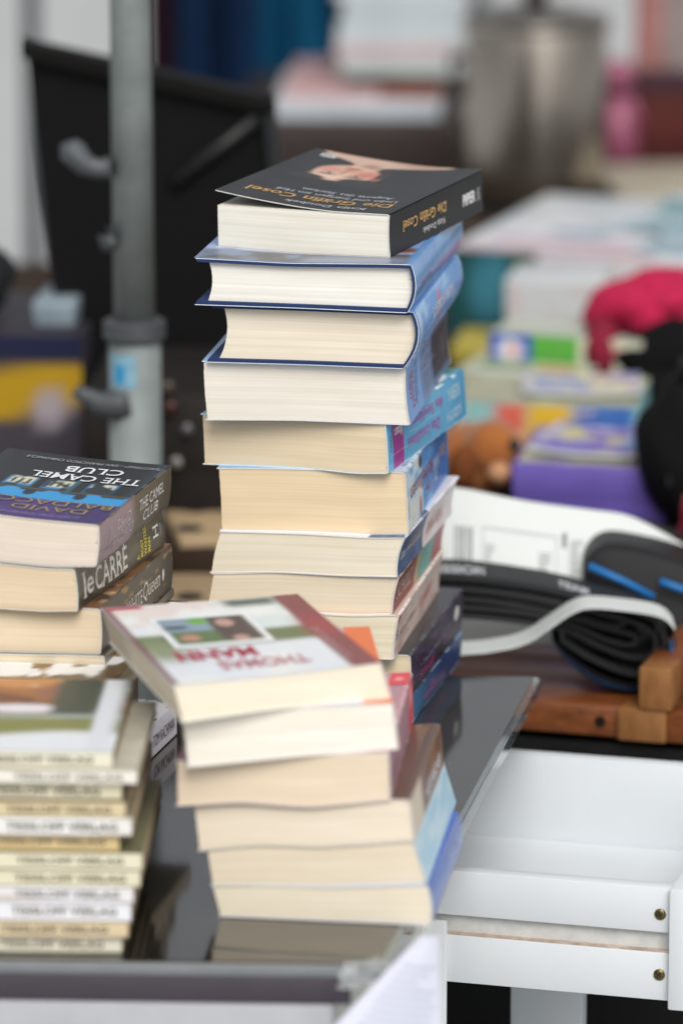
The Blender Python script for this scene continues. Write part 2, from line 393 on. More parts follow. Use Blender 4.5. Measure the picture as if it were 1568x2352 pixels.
fr = frame(A_[0], A_[1], math.degrees(math.atan2(A_[1] - B_[1], B_[0] - A_[0])))
Wt = float(np.linalg.norm((B_ - A_)[:2]))
rail = M('dark_plum_rail', '#3f3842', rough=0.45, var=0.08, scale=40)
MB().box(fr, 0, Wt - 0.020, -0.0040, -0.0004, GZ - 0.0225, GZ - 0.0066, 0.0008).build('front_rail', rail, table, smooth=30)
MB().box(fr, 0, Wt - 0.016, -0.0046, -0.0004, GZ - 0.0064, GZ + 0.0004, 0.0006).build('edge_trim', M('brushed_metal_trim', '#878b8e', rough=0.55, metal=0.5, var=0.08), table, smooth=30)
MB().box(fr, 0, Wt - 0.030, -0.0060, 0.012, GZ - 0.30, GZ - 0.0228, 0.002).build('front_panel', M('pale_grey_board', '#a9abb0', rough=0.5, var=0.05), table, smooth=30)
for lx, ly in ((-0.74, -0.40), (-0.05, -0.42), (-0.70, 0.16), (-0.30, 0.14)):
    MB().box(WORLD, lx - 0.02, lx + 0.02, ly - 0.02, ly + 0.02, 0.0, GZ - 0.05 if ly > 0 else GZ - 0.31, 0.002).build('leg', rail, table)
TOP = GZ + 0.0012

r_ = random.Random(11); m = MB()
for k in range(260):
    a, b_ = r_.random(), r_.random(); p = (A_ * (1 - a) + B_ * a) * (1 - b_) + (D_ * (1 - a) + C_ * a) * b_
    if a > 0.985: continue
    q, an = r_.uniform(0.0002, 0.0007), r_.uniform(0, 3); c_, s_ = q * math.cos(an), q * math.sin(an); z = GZ + 0.0009
    m.poly([(p[0] + c_, p[1] + s_, z), (p[0] - s_ * .5, p[1] + c_ * .5, z), (p[0] - c_, p[1] - s_, z), (p[0] + s_ * .5, p[1] - c_ * .5, z)], [(0, 1, 2, 3)])
dust = m.build('dust', M('dust_specks', '#b8b4aa', rough=0.9), None, fix=False); tag(dust, 'pale dust specks on the dark glass table top', kind='stuff')

# ------------------------------------------------------------------ the tall stack
GT = 'books in the tall middle stack'; GF = 'books in the blurred front stack'; GL = 'books in the left stack'
def cover_mat(name, a, b, scale=25, rough=0.32, stretch=(1, 1, 1), coat=0.2):
    return M(name, a, rough=rough, col2=b, scale=scale, stretch=stretch, bump=0.03, bscale=400, coat=coat)
tall = [  # depth, turn, TL, TR, BL, BR, lower edge, length, left bulge, right bulge
    (0.012, 20.0, (495, 468), (895, 492), (497, 567), (897, 592), [(497, 566), (680, 583), (897, 592)], 0.190, 0.0, -0.0008),
    (-0.008, 9.5, (462, 606), (946, 613), (460, 697), (938, 716), [(455, 698), (690, 706), (938, 717)], 0.205, 0.0035, 0.0042),
    (-0.002, 9.0, (497, 711), (951, 719), (486, 828), (928, 843), [(484, 830), (700, 836), (926, 845)], 0.205, 0.0045, 0.0065),
    (0.0, 8.5, (464, 827), (932, 843), (473, 966), (942, 977), [(473, 965), (678, 966), (803, 971), (942, 977)], 0.208, -0.0008, -0.0012),
    (0.003, 17.0, (461, 953), (885, 978), (466, 1067), (892, 1088), [(466, 1067), (598, 1071), (724, 1078), (817, 1089), (892, 1088)], 0.188, 0.0, 0.0004),
    (0.008, 9.3, (498, 1069), (931, 1083), (505, 1218), (938, 1227), [(505, 1218), (696, 1221), (864, 1229), (938, 1227)], 0.186, 0.0004, 0.0003),
    (0.0, 12.2, (504, 1222), (931, 1244), (482, 1317), (913, 1326), [(482, 1317), (631, 1315), (794, 1324), (913, 1326)], 0.186, -0.0012, -0.002),
    (0.003, 11.0, (487, 1321), (917, 1328), (472, 1400), (901, 1411), [(473, 1399), (710, 1406), (817, 1412), (901, 1410)], 0.186, 0.0, -0.001),
    (0.0, 10.0, (480, 1400), (917, 1411), (466, 1503), (904, 1516), [(468, 1503), (700, 1508), (904, 1516)], 0.19, 0.0, -0.001),
    (0.012, 12.0, (480, 1500), (942, 1517), (476, 1592), (938, 1608), [(476, 1592), (938, 1608)], 0.185, 0.0, 0.001),
    (0.012, 12.5, (478, 1592), (936, 1610), (476, 1694), (930, 1712), None, 0.185, 0.0, 0.0005),
]
spec = [  # name, label, page colour, cover
    ('paperback', 'black paperback with a painted portrait, topmost of the tall middle stack', (.83, .81, .73), M('matt_black_cover', '#1c1d20', spec=0.35, rough=0.42, var=0.10, scale=700, bump=0.06, bscale=1200)),
    ('hardback', 'blue hardback with bright white pages, directly under the black portrait paperback', (.87, .86, .81), cover_mat('jacket_sky', '#5f93d2', '#86b4e6', 14, 0.25)),
    ('hardback', 'blue hardback with cream pages, third from the top of the tall stack', (.84, .77, .64), cover_mat('jacket_blue', '#5a92d3', '#93bdea', 18, 0.25)),
    ('paperback', 'thickest pale paged paperback with light blue and black spine, fourth from the top', (.83, .79, .71), cover_mat('cover_light_blue', '#7fa9de', '#93b9ea', 12)),
    ('paperback', 'turquoise paperback with a magenta block and pink title on its spine', (.80, .67, .48), cover_mat('cover_turquoise', '#5aa5cf', '#74bbe0', 10)),
    ('paperback', 'tan paged paperback with white to sea blue spine, under the turquoise one', (.82, .66, .45), cover_mat('cover_sea', '#5e9ad2', '#84b9e2', 12)),
    ('paperback', 'white paperback with dark blue spine block, jutting out at the back of the stack', (.86, .78, .63), cover_mat('cover_lilac_white', '#dcd8e2', '#e8e4e8', 12)),
    ('paperback', 'paperback with a red brown and turquoise spine under the dark blue and white one', (.83, .72, .55), cover_mat('cover_red_brown', '#8c3a34', '#7a2f2d', 20)),
    ('paperback', 'pale pink mottled spine paperback just above the black and purple one', (.84, .74, .55), cover_mat('cover_pale_pink', '#e3cfc3', '#d9c0b4', 30)),
    ('paperback', 'black paperback with purple swirled spine, second lowest of the tall stack', (.80, .66, .45), cover_mat('cover_black', '#26262c', '#1d1e24', 30)),
    ('paperback', 'dark blue paperback with pink script on its spine, lowest of the tall stack', (.80, .70, .52), cover_mat('cover_dark_blue', '#253f76', '#2f4f8c', 16)),
]
geo = [measured(t[0], *t[1:6], t[8], t[9]) for t in tall]
bounds = [zcurve(geo[i][3](tall[i][6], 0.0)) if tall[i][6] else flat(TOP) for i in range(len(tall))]
f0, ul0, ur0, cv0 = geo[0]
tops = [zcurve(cv0([(495, 468), (895, 492)], 0.0))] + bounds[:-1]
TB = []
for i, t in enumerate(tall):
    fr_, ul, ur, _ = geo[i]; nm, lab, pc, cm = spec[i]
    kw = {}
    if nm == 'hardback': kw = dict(hard=0.0020, ov=0.003, board='#16305f', edge='#dfe6f0', inset=0.004, rows=34)
    if i == 0: kw = dict(lift=lambda u, v: 0.0095 * max(0, 1 - max(u, 0) / 0.72) ** 1.5 * (1 - 0.12 * v), edge='#d9d9d6')
    if i in (4,): kw = dict(edge='#e8eef2')
    TB.append(Book(nm, lab, GT, fr_, t[1], ul, ur, t[7], bounds[i], tops[i], pc, cm, **kw))
b1, b2, b3, b4, b5, b6, b7, b8, b9, b10, b11 = TB
# 1: portrait cover
def portrait(x, y):      # a plain painted head and shoulders, upside down to the viewer
    c = Canvas(x, y, '#1c1d20').noise('#232427', 0.4, 0.7, 301, 12)
    half = 0.085 + 0.30 * ss(0.84, 0.99, y); cx = 0.40 + 0.05 * ss(0.80, 1, y)
    c.lay((1 - ss(half - 0.02, half + 0.02, np.abs(x - cx))) * ss(0.70, 0.74, y), '#cfae9c')
    c.ell(0.42, 0.84, 0.05, 0.05, '#a98472', 0.6); c.ell(0.66, 0.97, 0.14, 0.04, '#b59482', 0.6)
    c.ell(0.37, 0.665, 0.175, 0.155, '#d6b09a', 0.10)
    c.ell(0.32, 0.585, 0.10, 0.07, '#e2c0ac', 0.5); c.ell(0.485, 0.69, 0.07, 0.06, '#c9806f', 0.6); c.ell(0.27, 0.70, 0.06, 0.05, '#d29384', 0.6)
    c.ell(0.565, 0.635, 0.022, 0.04, '#b06b55', 0.3)
    c.ell(0.52, 0.535, 0.12, 0.06, '#2b2a2c', 0.25); c.ell(0.22, 0.52, 0.10, 0.045, '#302c2c', 0.25); c.ell(0.56, 0.72, 0.025, 0.09, '#3a2e2c', 0.4)
    for ex in (0.285, 0.445):
        c.ell(ex, 0.610, 0.058, 0.010, '#5d3f35', 0.4, 0.08); c.ell(ex, 0.640, 0.042, 0.014, '#96705f', 0.4); c.ell(ex, 0.641, 0.030, 0.007, '#ece2dc', 0.3); c.ell(ex, 0.641, 0.013, 0.010, '#2f211d', 0.3)
    c.ell(0.352, 0.68, 0.016, 0.055, '#bd8e79', 0.6); c.ell(0.362, 0.722, 0.03, 0.010, '#9c6455', 0.5)
    c.ell(0.362, 0.762, 0.05, 0.014, '#a03d39', 0.35)
    return c.c
picture('portrait_print', b1.top(0.0, 0.999, 0.0002, 0.1898, 0.00025), portrait, b1.cover, 110, 170, rough=0.42)
b1.top_text('Katja Doubek', 0.36, 0.83, 0.0075, 0.0165, '#c9ccd2', serif=True)
b1.top_text('Die Gräfin Cosel', 0.09, 0.93, 0.021, 0.0345, '#c99f60', serif=True, bold=0.012)
b1.top_text('Liebe und Intrigen am Hof', 0.22, 0.92, 0.039, 0.048, '#c4c7cc', serif=True)
b1.top_text('Augusts des Starken', 0.33, 0.86, 0.0515, 0.0605, '#c4c7cc', serif=True)
b1.top_text('PIPER', 0.075, 0.175, 0.168, 0.178, '#e6e8ea', bold=0.03)
b1.spine_text('Die Gräfin Cosel', 0.026, 0.113, 0.44, 0.70, '#d3a766', rot=2, serif=True, bold=0.012)
b1.spine_text('Katja Doubek', 0.065, 0.110, 0.18, 0.36, '#d5d7da', rot=2, serif=True)
b1.spine_text('PIPER', 0.148, 0.174, 0.34, 0.62, '#f0f0f0', bold=0.035)
b1.spine_text('6094', 0.1775, 0.1835, 0.33, 0.63, '#c9cbcd', rot=1)
# 2: jacket with a landscape
def land(x, y):
    c = Canvas(x, y, '#8aa9dc'); c.rect(0, 1, 0, 0.17, '#5b5a5c', 0.02); c.rect(0.5, 1, 0.0, 0.10, '#8f97ab', 0.05); c.rect(0, 1, 0.17, 0.26, '#a9b6dc', 0.02)
    c.ell(0.92, 0.24, 0.10, 0.05, '#7b5138', 0.4); c.noise('#7788a6', 0.55, 0.8, 5, 9); return c.c
b2.top_pic(-0.03, 0.97, -0.0025, 0.20, land, 50, 50)
b2.spine_text('Roman einer Reise', 0.02, 0.06, 0.40, 0.52, '#7b5a96', rot=2, serif=True)
b3.spine_pic(0.0, 0.2, 0.0, 1.0, lambda x, y: Canvas(x, y, '#6d9fda').noise('#a9cbef', 0.5, 0.8, 3, 6).rect(0.0, 0.06, 0, 1, '#c4d9ee', 0.05).rect(0.45, 0.50, 0.2, 0.9, '#c9706e', 0.03).c, 40, 14)
b3.spine_text('NORA ROBERTS', 0.06, 0.16, 0.55, 0.75, '#e6edf5', rot=2, serif=True)
b4.spine_pic(0.0, 0.2075, 0.0, 1.0, lambda x, y: Canvas(x, y, '#88aee2').rect(0.33, 0.37, 0, 1, '#6f93c2').rect(0.37, 0.60, 0, 1, '#5b6f9c', 0.03).rect(0.60, 1.0, 0, 1, '#2b2630', 0.008).c, 90, 6)
for k, a in enumerate((0.079, 0.089, 0.099, 0.109)): picture('spine_print', b4.spine(a, a + 0.0016, 0.0, 1.0, 0.0003), lambda x, y: Canvas(x, y, '#cfdcee').c, b4.cover, 2, 8)
b4.spine_text('MACIO\nCISTI', 0.014, 0.032, 0.16, 0.80, '#c02840', rot=3, bold=0.01)
b4.spine_text('Schwesterlein muss\nsterben und schweigen', 0.037, 0.052, 0.15, 0.90, '#2b3040', rot=3, shear=0.3)
b4.spine_text('dtv Roman', 0.175, 0.182, 0.35, 0.65, '#a99fae', rot=3)
b4.top_pic(0.9, 0.995, 0.05, 0.2, lambda x, y: Canvas(x, y, '#7fa9dc').rect(0, 1, 0.55, 1, '#6d6d74').rect(0, 1, 0.20, 0.215, '#dfe8f4').rect(0, 1, 0.27, 0.285, '#dfe8f4').rect(0, 1, 0.34, 0.355, '#dfe8f4').c, 10, 80)
# 5
b5.spine_pic(0.0125, 0.0365, 0.0, 1.0, lambda x, y: Canvas(x, y, '#a2338f').c, 6, 8)
b5.spine_pic(0.13, 0.187, 0.0, 1.0, lambda x, y: Canvas(x, y, '#62add6').lay(ss(0, 1, x), '#4a97c4').c, 12, 8)
b5.spine_text('Knaur.', 0.0155, 0.0335, 0.60, 0.80, '#ffffff', rot=2, bold=0.02)
b5.spine_text('63967', 0.006, 0.0088, 0.38, 0.72, '#1d2a33', rot=3)
b5.spine_text('Das Leuchten', 0.046, 0.122, 0.17, 0.42, '#b04aa8', rot=2, serif=True)
b5.spine_text('des Sanddorns', 0.052, 0.132, 0.55, 0.80, '#b04aa8', rot=2, serif=True)
b5.spine_text('JUDITH', 0.139, 0.176, 0.16, 0.42, '#cfe2e8', rot=2, serif=True)
b5.spine_text('KERN', 0.145, 0.173, 0.56, 0.82, '#cfe2e8', rot=2, serif=True)
b5.top_pic(0.7, 0.995, 0.10, 0.186, lambda x, y: Canvas(x, y, '#57a9c9').noise('#3c7f74', 0.5, 0.6, 8, 5).ell(0.75, 0.55, 0.2, 0.22, '#e9f0f0', 0.15).ell(0.75, 0.15, 0.25, 0.15, '#38544a', 0.3).c, 40, 40)
# 6
b6.spine_pic(0.0, 0.1855, 0.0, 1.0, lambda x, y: Canvas(x, y, '#4f8fce').rect(0, 0.36, 0, 1, '#d3e2e6', 0.02).rect(0, 0.2, 0.0, 0.4, '#dcdccb', 0.12).noise('#79b6e2', 0.5, 0.7, 11, 8).rect(0.62, 1, 0, 1, '#3d6fb4', 0.10).ell(0.33, 0.85, 0.04, 0.12, '#4b3c3c', 0.3).ell(0.30, 0.16, 0.03, 0.16, '#a8605a', 0.4).c, 80, 20)
b6.spine_text('Rebellinnen', 0.012, 0.112, 0.42, 0.66, '#9a3a44', rot=2, serif=True)
b6.spine_text('Die', 0.082, 0.098, 0.22, 0.36, '#a84a58', rot=2, serif=True)
b6.spine_text('TANIA KINKEL', 0.115, 0.142, 0.40, 0.58, '#d7e2ee', rot=2); b6.spine_text('DIE', 0.118, 0.130, 0.2, 0.34, '#d7e2ee', rot=2)
b6.spine_text('Goldmann', 0.146, 0.168, 0.42, 0.62, '#d9a562', rot=2, serif=True)
b6.spine_text('51800', 0.004, 0.007, 0.3, 0.5, '#31383d', rot=3)
b6.top_pic(0.86, 0.995, 0.0, 0.06, lambda x, y: Canvas(x, y, '#cfe0ec').noise('#8fa9b4', 0.6, 0.7, 4, 6).ell(0.6, 0.7, 0.12, 0.16, '#4a4038', 0.4).c, 16, 16)
# 7
b7.spine_pic(0.0, 0.082, 0.0, 1.0, lambda x, y: Canvas(x, y, '#2c4a72').noise('#3f6492', 0.45, 0.7, 14, 5).c, 30, 12)
b7.spine_pic(0.084, 0.1855, 0.0, 1.0, lambda x, y: Canvas(x, y, '#e6dfe2').noise('#d9c6c4', 0.5, 0.7, 15, 5).c, 20, 10)
b7.spine_text('Roman', 0.006, 0.022, 0.36, 0.62, '#cfd9e4', serif=True); b7.spine_text('ROTEN KAMM', 0.030, 0.078, 0.38, 0.66, '#b8a79e', serif=True)
b7.spine_text('DIANA BERG', 0.095, 0.150, 0.25, 0.55, '#c9928a', serif=True)
b7.top_pic(0.80, 0.995, 0.0, 0.08, lambda x, y: Canvas(x, y, '#38557c').noise('#6f8db0', 0.5, 0.7, 16, 5).c, 12, 20)
# 8
b8.spine_pic(0.0, 0.1855, 0.0, 1.0, lambda x, y: Canvas(x, y, '#8a3a32').noise('#5d2522', 0.5, 0.7, 17, 6).rect(0.42, 0.50, 0, 1, '#c9b68c', 0.04).rect(0.50, 0.78, 0, 1, '#6fb0a6', 0.04).rect(0.80, 1, 0, 1, '#a8424a', 0.03).c, 70, 14)
b8.spine_text('SCHULZ', 0.010, 0.062, 0.26, 0.72, '#d9c4b4', serif=True)
# 9
b9.spine_pic(0.0, 0.1895, 0.0, 1.0, lambda x, y: Canvas(x, y, '#e4d3c8').noise('#cfa79a', 0.45, 0.75, 18, 8).ell(0.02, 0.92, 0.05, 0.16, '#b8324c', 0.3).c, 70, 14)
b9.spine_text('S', 0.004, 0.012, 0.40, 0.58, '#5c7a96', serif=True); b9.spine_text('Süddeutsche Bibliothek', 0.018, 0.085, 0.36, 0.52, '#9a8378', serif=True); b9.spine_text('Roman', 0.095, 0.150, 0.30, 0.62, '#d58f8c', shear=0.2, serif=True)
# 10, 11
def swirls(x, y):
    c = Canvas(x, y, '#232329'); f = np.sin(26 * x + 5 * vnoise(x, y, 21, 5) * 3) * np.cos(9 * y + 10 * vnoise(x, y, 22, 5)); c.lay((1 - ss(0.04, 0.16, np.abs(f))) * ss(0.1, 0.3, y) * (1 - 0.3 * y), '#6a3f86'); return c.c
b10.spine_pic(0.0, 0.1845, 0.0, 1.0, swirls, 150, 50)
b10.spine_text('Sündig', 0.030, 0.085, 0.12, 0.36, '#c0448e', shear=0.35, serif=True); b10.spine_text('Jeaniene Frost', 0.045, 0.10, 0.42, 0.54, '#a9a2b6', shear=0.2); b10.spine_pic(0.150, 0.170, 0.45, 0.80, lambda x, y: Canvas(x, y, '#232329').ell(0.5, 0.5, 0.45, 0.45, '#d8d4d2', 0.1).c, 14, 14, off=0.0003)
b11.spine_pic(0.0, 0.1845, 0.0, 1.0, lambda x, y: Canvas(x, y, '#26406f').lay((1 - ss(0.0, 0.45, x)) * (1 - 0.5 * y), '#2289bd').c, 40, 10)
b11.spine_text('Verführung', 0.055, 0.125, 0.22, 0.50, '#c263a6', shear=0.3, serif=True); b11.spine_text('Die', 0.072, 0.088, 0.54, 0.70, '#b06cae', shear=0.3, serif=True); b11.spine_text('NORA\nHART', 0.018, 0.044, 0.24, 0.56, '#6f9cc2')

for bk_, col_, sd_, lo_ in ((b4, '#d6e0ee', 2, False), (b5, '#d9e8f0', 3, True), (b6, '#e6ecef', 4, False), (b7, '#efedf0', 5, False), (b8, '#cdb8ae', 6, True), (b9, '#f0e6de', 7, False), (b10, '#5d5b64', 8, True), (b11, '#8fa3c4', 9, True)): bk_.wear(col_, sd_, lo_)

# ------------------------------------------------------------------ the front stack
front = [
    (-0.385, -15.5, (395, 1576), (875, 1523), (416, 1660), (898, 1602), [(421, 1660), (616, 1632), (898, 1604)], 0.185, 0.0, 0.0),
    (-0.395, -4.0, (416, 1663), (903, 1627), (428, 1764), (916, 1722), [(428, 1764), (662, 1741), (916, 1721)], 0.180, 0.0, 0.0),
    (-0.400, 5.0, (403, 1759), (893, 1734), (403, 1852), (897, 1838), [(403, 1853), (550, 1843), (713, 1856), (896, 1838)], 0.180, 0.0, 0.0),
    (-0.400, 7.0, (441, 1851), (942, 1831), (454, 1956), (952, 1932), [(454, 1957), (586, 1942), (738, 1948), (952, 1932)], 0.165, 0.0, 0.0),
    (-0.400, 7.0, (472, 1958), (949, 1945), (484, 2036), (980, 2028), [(484, 2036), (611, 2034), (764, 2038), (982, 2031)], 0.170, 0.0, 0.0),
    (-0.402, 8.0, (484, 2041), (982, 2036), (502, 2148), (990, 2133), None, 0.150, 0.0, 0.0015),
]
fspec = [
    ('white paperback with red lettering and a snapshot, topmost of the front stack', (.88, .80, .66), cover_mat('cover_pale_green', '#e9eceb', '#dfe6e6', 6)),
    ('white paged paperback with an orange cover corner, second in the front stack', (.88, .84, .76), cover_mat('cover_grey_white', '#d9dbe2', '#cfd3dc', 10)),
    ('mauve paperback with a red tab on its spine, third in the front stack', (.80, .68, .53), cover_mat('cover_mauve', '#b58a98', '#a97f8e', 10)),
    ('paperback with brown, white lettered spine, fourth in the front stack', (.84, .75, .62), cover_mat('cover_brown', '#6d4a36', '#57402f', 14)),
    ('light blue spined paperback, second lowest of the front stack', (.80, .71, .57), cover_mat('cover_pale_blue', '#9cc6df', '#b6d6e6', 10)),
    ('royal blue paperback, lowest of the front stack on the glass', (.84, .77, .63), cover_mat('cover_royal_blue', '#3f6ac0', '#365fb2', 10)),
]
fgeo = [measured(t[0], *t[1:6], t[8], t[9]) for t in front]
fb = [zcurve(fgeo[i][3](front[i][6], -0.4)) if front[i][6] else flat(TOP) for i in range(6)]
ft = [zcurve(fgeo[0][3]([(395, 1576), (640, 1553), (875, 1523)], -0.4))] + fb[:-1]
FB = []
for i, t in enumerate(front):
    fr_, ul, ur, _ = fgeo[i]; lab, pc, cm = fspec[i]
    FB.append(Book('paperback', lab, GF, fr_, t[1], ul, ur, t[7], fb[i], ft[i], pc, cm, y0=-0.4, rows=20))
f1, f2, f3, f4, f5, f6 = FB
def mann(x, y):
    c = Canvas(x, y, '#e6ebf2'); c.rect(0, 1, 0.72, 1.01, '#e9dcd6', 0.03); c.rect(0.55, 1, 0.72, 1.0, '#cfdedb', 0.06); c.noise('#f0f2f0', 0.5, 0.7, 31, 5)
    c.rect(0.0, 1, 0.42, 0.60, '#66774a', 0.03); c.rect(0.52, 0.86, 0.60, 0.74, '#dbe7e6', 0.03); c.rect(0.0, 0.2, 0.28, 0.55, '#8c9470', 0.1)
    c.rect(0.865, 1.01, -0.01, 1.01, '#83363f', 0.008); c.rect(0.865, 1.01, 0.42, 0.70, '#9c2f3b', 0.08); c.rect(0.0, 0.035, 0, 1, '#7a4a4c', 0.01); c.rect(0.03, 0.2, 0.955, 1.0, '#b0314a', 0.01)
    c.rect(0.6, 0.865, 0.9, 1.0, '#40564c', 0.05); return c.c
f1.top_pic(0.0, 0.998, 0.0005, 0.1845, mann, 60, 60)
def snap(x, y):
    c = Canvas(x, y, '#f2f4f6'); c.rect(0.07, 0.93, 0.10, 0.92, '#5c7548', 0.02); c.rect(0.07, 0.55, 0.50, 0.92, '#8ea3b4', 0.06); c.rect(0.55, 0.93, 0.12, 0.92, '#4a3836', 0.05); c.ell(0.45, 0.82, 0.10, 0.10, '#6fae3c', 0.4)
    c.ell(0.70, 0.72, 0.09, 0.13, '#c09a8e', 0.3); c.ell(0.24, 0.30, 0.10, 0.10, '#c58d76', 0.4); c.ell(0.72, 0.20, 0.08, 0.08, '#c99d90', 0.4); c.rect(0.07, 0.3, 0.6, 0.7, '#3d3d44', 0.05); return c.c
picture('snapshot_print', f1.top(0.17, 0.66, 0.078, 0.150, 0.0006), snap, f1.cover, 40, 40)
f1.top_text('THOMAS', 0.29, 0.72, 0.022, 0.042, '#c07886', bold=0.02, off=0.0007); f1.top_text('MANN', 0.13, 0.53, 0.048, 0.070, '#b22f48', serif=True, bold=0.03, off=0.0007)
f1.top_text('BUDDENBROOKS', 0.872, 0.91, 0.02, 0.10, '#c9a0a4', rot=1, off=0.0007)
f2.top_pic(0.0, 0.998, 0.0005, 0.1795, lambda x, y: Canvas(x, y, '#c4ccde').rect(0.0, 0.5, 0, 0.2, '#c9a49c', 0.06).rect(0.86, 1.01, -0.01, 1.01, '#e8713a', 0.01).ell(0.42, 0.02, 0.06, 0.08, '#333338', 0.4).c, 40, 40)
f2.top_text('10,-', 0.89, 0.975, 0.004, 0.012, '#f6cfae', off=0.0006)
f3.top_pic(0.90, 0.999, 0.0005, 0.1795, lambda x, y: Canvas(x, y, '#b38896').rect(0.78, 1.01, 0.1, 1.01, '#c98f9c', 0.03).c, 8, 30)
f3.spine_pic(0.0, 0.1795, 0, 1, lambda x, y: Canvas(x, y, '#b48997').rect(0.80, 1.01, -0.01, 1.01, '#e0485a', 0.03).rect(0.86, 0.95, 0.5, 0.8, '#f3b8bc', 0.02).c, 40, 8)
f3.top_pic(0.90, 0.995, 0.150, 0.1785, lambda x, y: Canvas(x, y, '#e0384e').rect(0.3, 0.7, 0.35, 0.6, '#f0a0a8', 0.06).c, 10, 10, off=0.0005)
f3.spine_text('Inspektor Barnaby', 0.006, 0.06, 0.25, 0.5, '#7d5a68', off=0.0004)
f4.spine_pic(0.0, 0.1645, 0, 1, lambda x, y: Canvas(x, y, '#d7c8b0').rect(0.32, 1.01, -0.01, 1.01, '#6b4733', 0.05).rect(0.62, 0.8, 0.3, 0.9, '#8a5a3c', 0.05).c, 30, 8)
f4.spine_text('HISTORISCHER', 0.070, 0.150, 0.18, 0.50, '#e4e2e6', off=0.0004, bold=0.02)
f5.spine_pic(0.0, 0.1695, 0, 1, lambda x, y: Canvas(x, y, '#a6d0e8').noise('#c6e2ee', 0.4, 0.7, 41, 4).c, 20, 8)
f6.spine_text('ROWOHLT BERLIN', 0.080, 0.142, 0.42, 0.74, '#c3d0ee', off=0.0004)

# ------------------------------------------------------------------ the left stack
left = [
    (-0.175, 13.0, (-166, 1160), (227, 1206), (-170, 1272), (221, 1301), [(-167, 1273), (0, 1291), (120, 1303), (221, 1302)], 0.172, 0.0, 0.001),
    (-0.178, 15.5, (-222, 1275), (171, 1307), (-215, 1385), (179, 1404), [(-215, 1385), (0, 1399), (103, 1406), (179, 1404)], 0.176, 0.0, 0.001),
    (-0.172, 12.5, (-165, 1390), (230, 1406), (-160, 1490), (231, 1503), [(-160, 1490), (0, 1498), (231, 1503)], 0.176, 0.0, 0.001),
    (-0.176, 12.0, (-160, 1491), (238, 1505), (-158, 1518), (240, 1529), [(-158, 1518), (240, 1529)], 0.178, 0.0, 0.0005),
    (-0.215, 11.0, (-160, 1545), (262, 1556), (-158, 1600), (264, 1612), [(-158, 1600), (264, 1612)], 0.205, 0.0, 0.0005),
]
lgeo = [measured(t[0], *t[1:6], t[8], t[9]) for t in left]
lb = [zcurve(lgeo[i][3](left[i][6], -0.18)) for i in range(5)]
lt = [zcurve(lgeo[0][3]([(-166, 1160), (60, 1190), (227, 1206)], -0.18))] + lb[:-1]
lspec = [
    ('black and purple thriller paperback with a blue castle band, topmost of the left stack', (.84, .75, .66), cover_mat('cover_black_gloss', '#141316', '#0f0e11', 14, 0.24, coat=0.2)),
    ('dark spined paperback with big white and small yellow lettering, second of the left stack', (.83, .69, .50), cover_mat('cover_olive_black', '#3b3833', '#2f2d2b', 12)),
    ('black spined paperback with gold ornament, third of the left stack', (.82, .69, .51), cover_mat('cover_black_brown', '#2b2826', '#201e1e', 20)),
    ('thin dark grey book in the left stack, just above the snowy landscape cover', (.78, .68, .52), cover_mat('cover_dark_grey', '#4a443e', '#39342f', 12)),
    ('book with a snowy brown landscape cover sticking out of the left stack', (.62, .54, .42), cover_mat('cover_umber', '#5c4c38', '#43382a', 12)),
]
LB = []
for i, t in enumerate(left):
    fr_, ul, ur, _ = lgeo[i]; lab, pc, cm = lspec[i]
    LB.append(Book('paperback', lab, GL, fr_, t[1], ul, ur, t[7], lb[i], lt[i], pc, cm, y0=-0.18, rows=22))
l1, l2, l3, l4, l5 = LB
def camel(x, y):
    c = Canvas(x, y, '#111013'); c.rect(0, 1, -0.01, 0.30, '#4a2f74', 0.02); c.noise('#3c2a66', 0.55, 0.65, 50, 5)
    c.rect(0, 1, 0.30, 1.01, '#111013', 0.01); wav = 0.345 + 0.035 * np.sin(26 * x) * (np.sin(26 * x) > 0.2)
    c.lay(ss(0.285, 0.295, y) * (1 - ss(wav + 0.05, wav + 0.062, y)), '#2f9bdc')
    for a in (0.12, 0.42, 0.72): c.ell(a, 0.38, 0.035, 0.05, '#18242f', 0.2)
    c.rect(0.0, 1, 0.425, 0.438, '#6b5f4a', 0.004)
    for a in (0.30, 0.53, 0.78):
        c.rect(a - 0.085, a + 0.085, 0.455, 0.60, '#2c86bd', 0.012); c.rect(a - 0.07, a + 0.07, 0.49, 0.60, '#d6d3bd', 0.01)
        for k in (-0.045, 0.0, 0.045): c.rect(a + k - 0.010, a + k + 0.010, 0.50, 0.57, '#3d4238', 0.005)
        c.lay(ss(0.48, 0.6, vnoise(x, y, int(a * 100), 12)) * (1 - ss(0.07, 0.10, np.abs(x - a))) * ss(0.44, 0.46, y) * (1 - ss(0.60, 0.62, y)), '#1f2a2e')
    c.rect(0.6, 0.63, 0.4, 0.64, '#2a5d70', 0.01); c.rect(0, 0.06, 0.0, 1, '#1b1a1d', 0.02); c.lay(0.5 * ss(0.9, 1.0, x) * ss(0.35, 0.5, y), '#3a4655')
    return c.c
l1.top_pic(0.0, 0.998, 0.0005, 0.1715, camel, 120, 90)
l1.top_text('DAVID', 0.42, 0.86, 0.020, 0.032, '#9a8a5c', serif=True, off=0.0006); l1.top_text('BALDACCI', 0.26, 0.97, 0.036, 0.049, '#9a8a5c', serif=True, off=0.0006)
l1.top_text('#1 NEW YORK TIMES BESTSELLER', 0.32, 0.86, 0.007, 0.0125, '#8f86b4', off=0.0006)
l1.top_text('THE CAMEL', 0.30, 0.96, 0.106, 0.122, '#e8ebf0', serif=True, bold=0.012, off=0.0006); l1.top_text('CLUB', 0.45, 0.80, 0.128, 0.144, '#e8ebf0', serif=True, bold=0.012, off=0.0006)
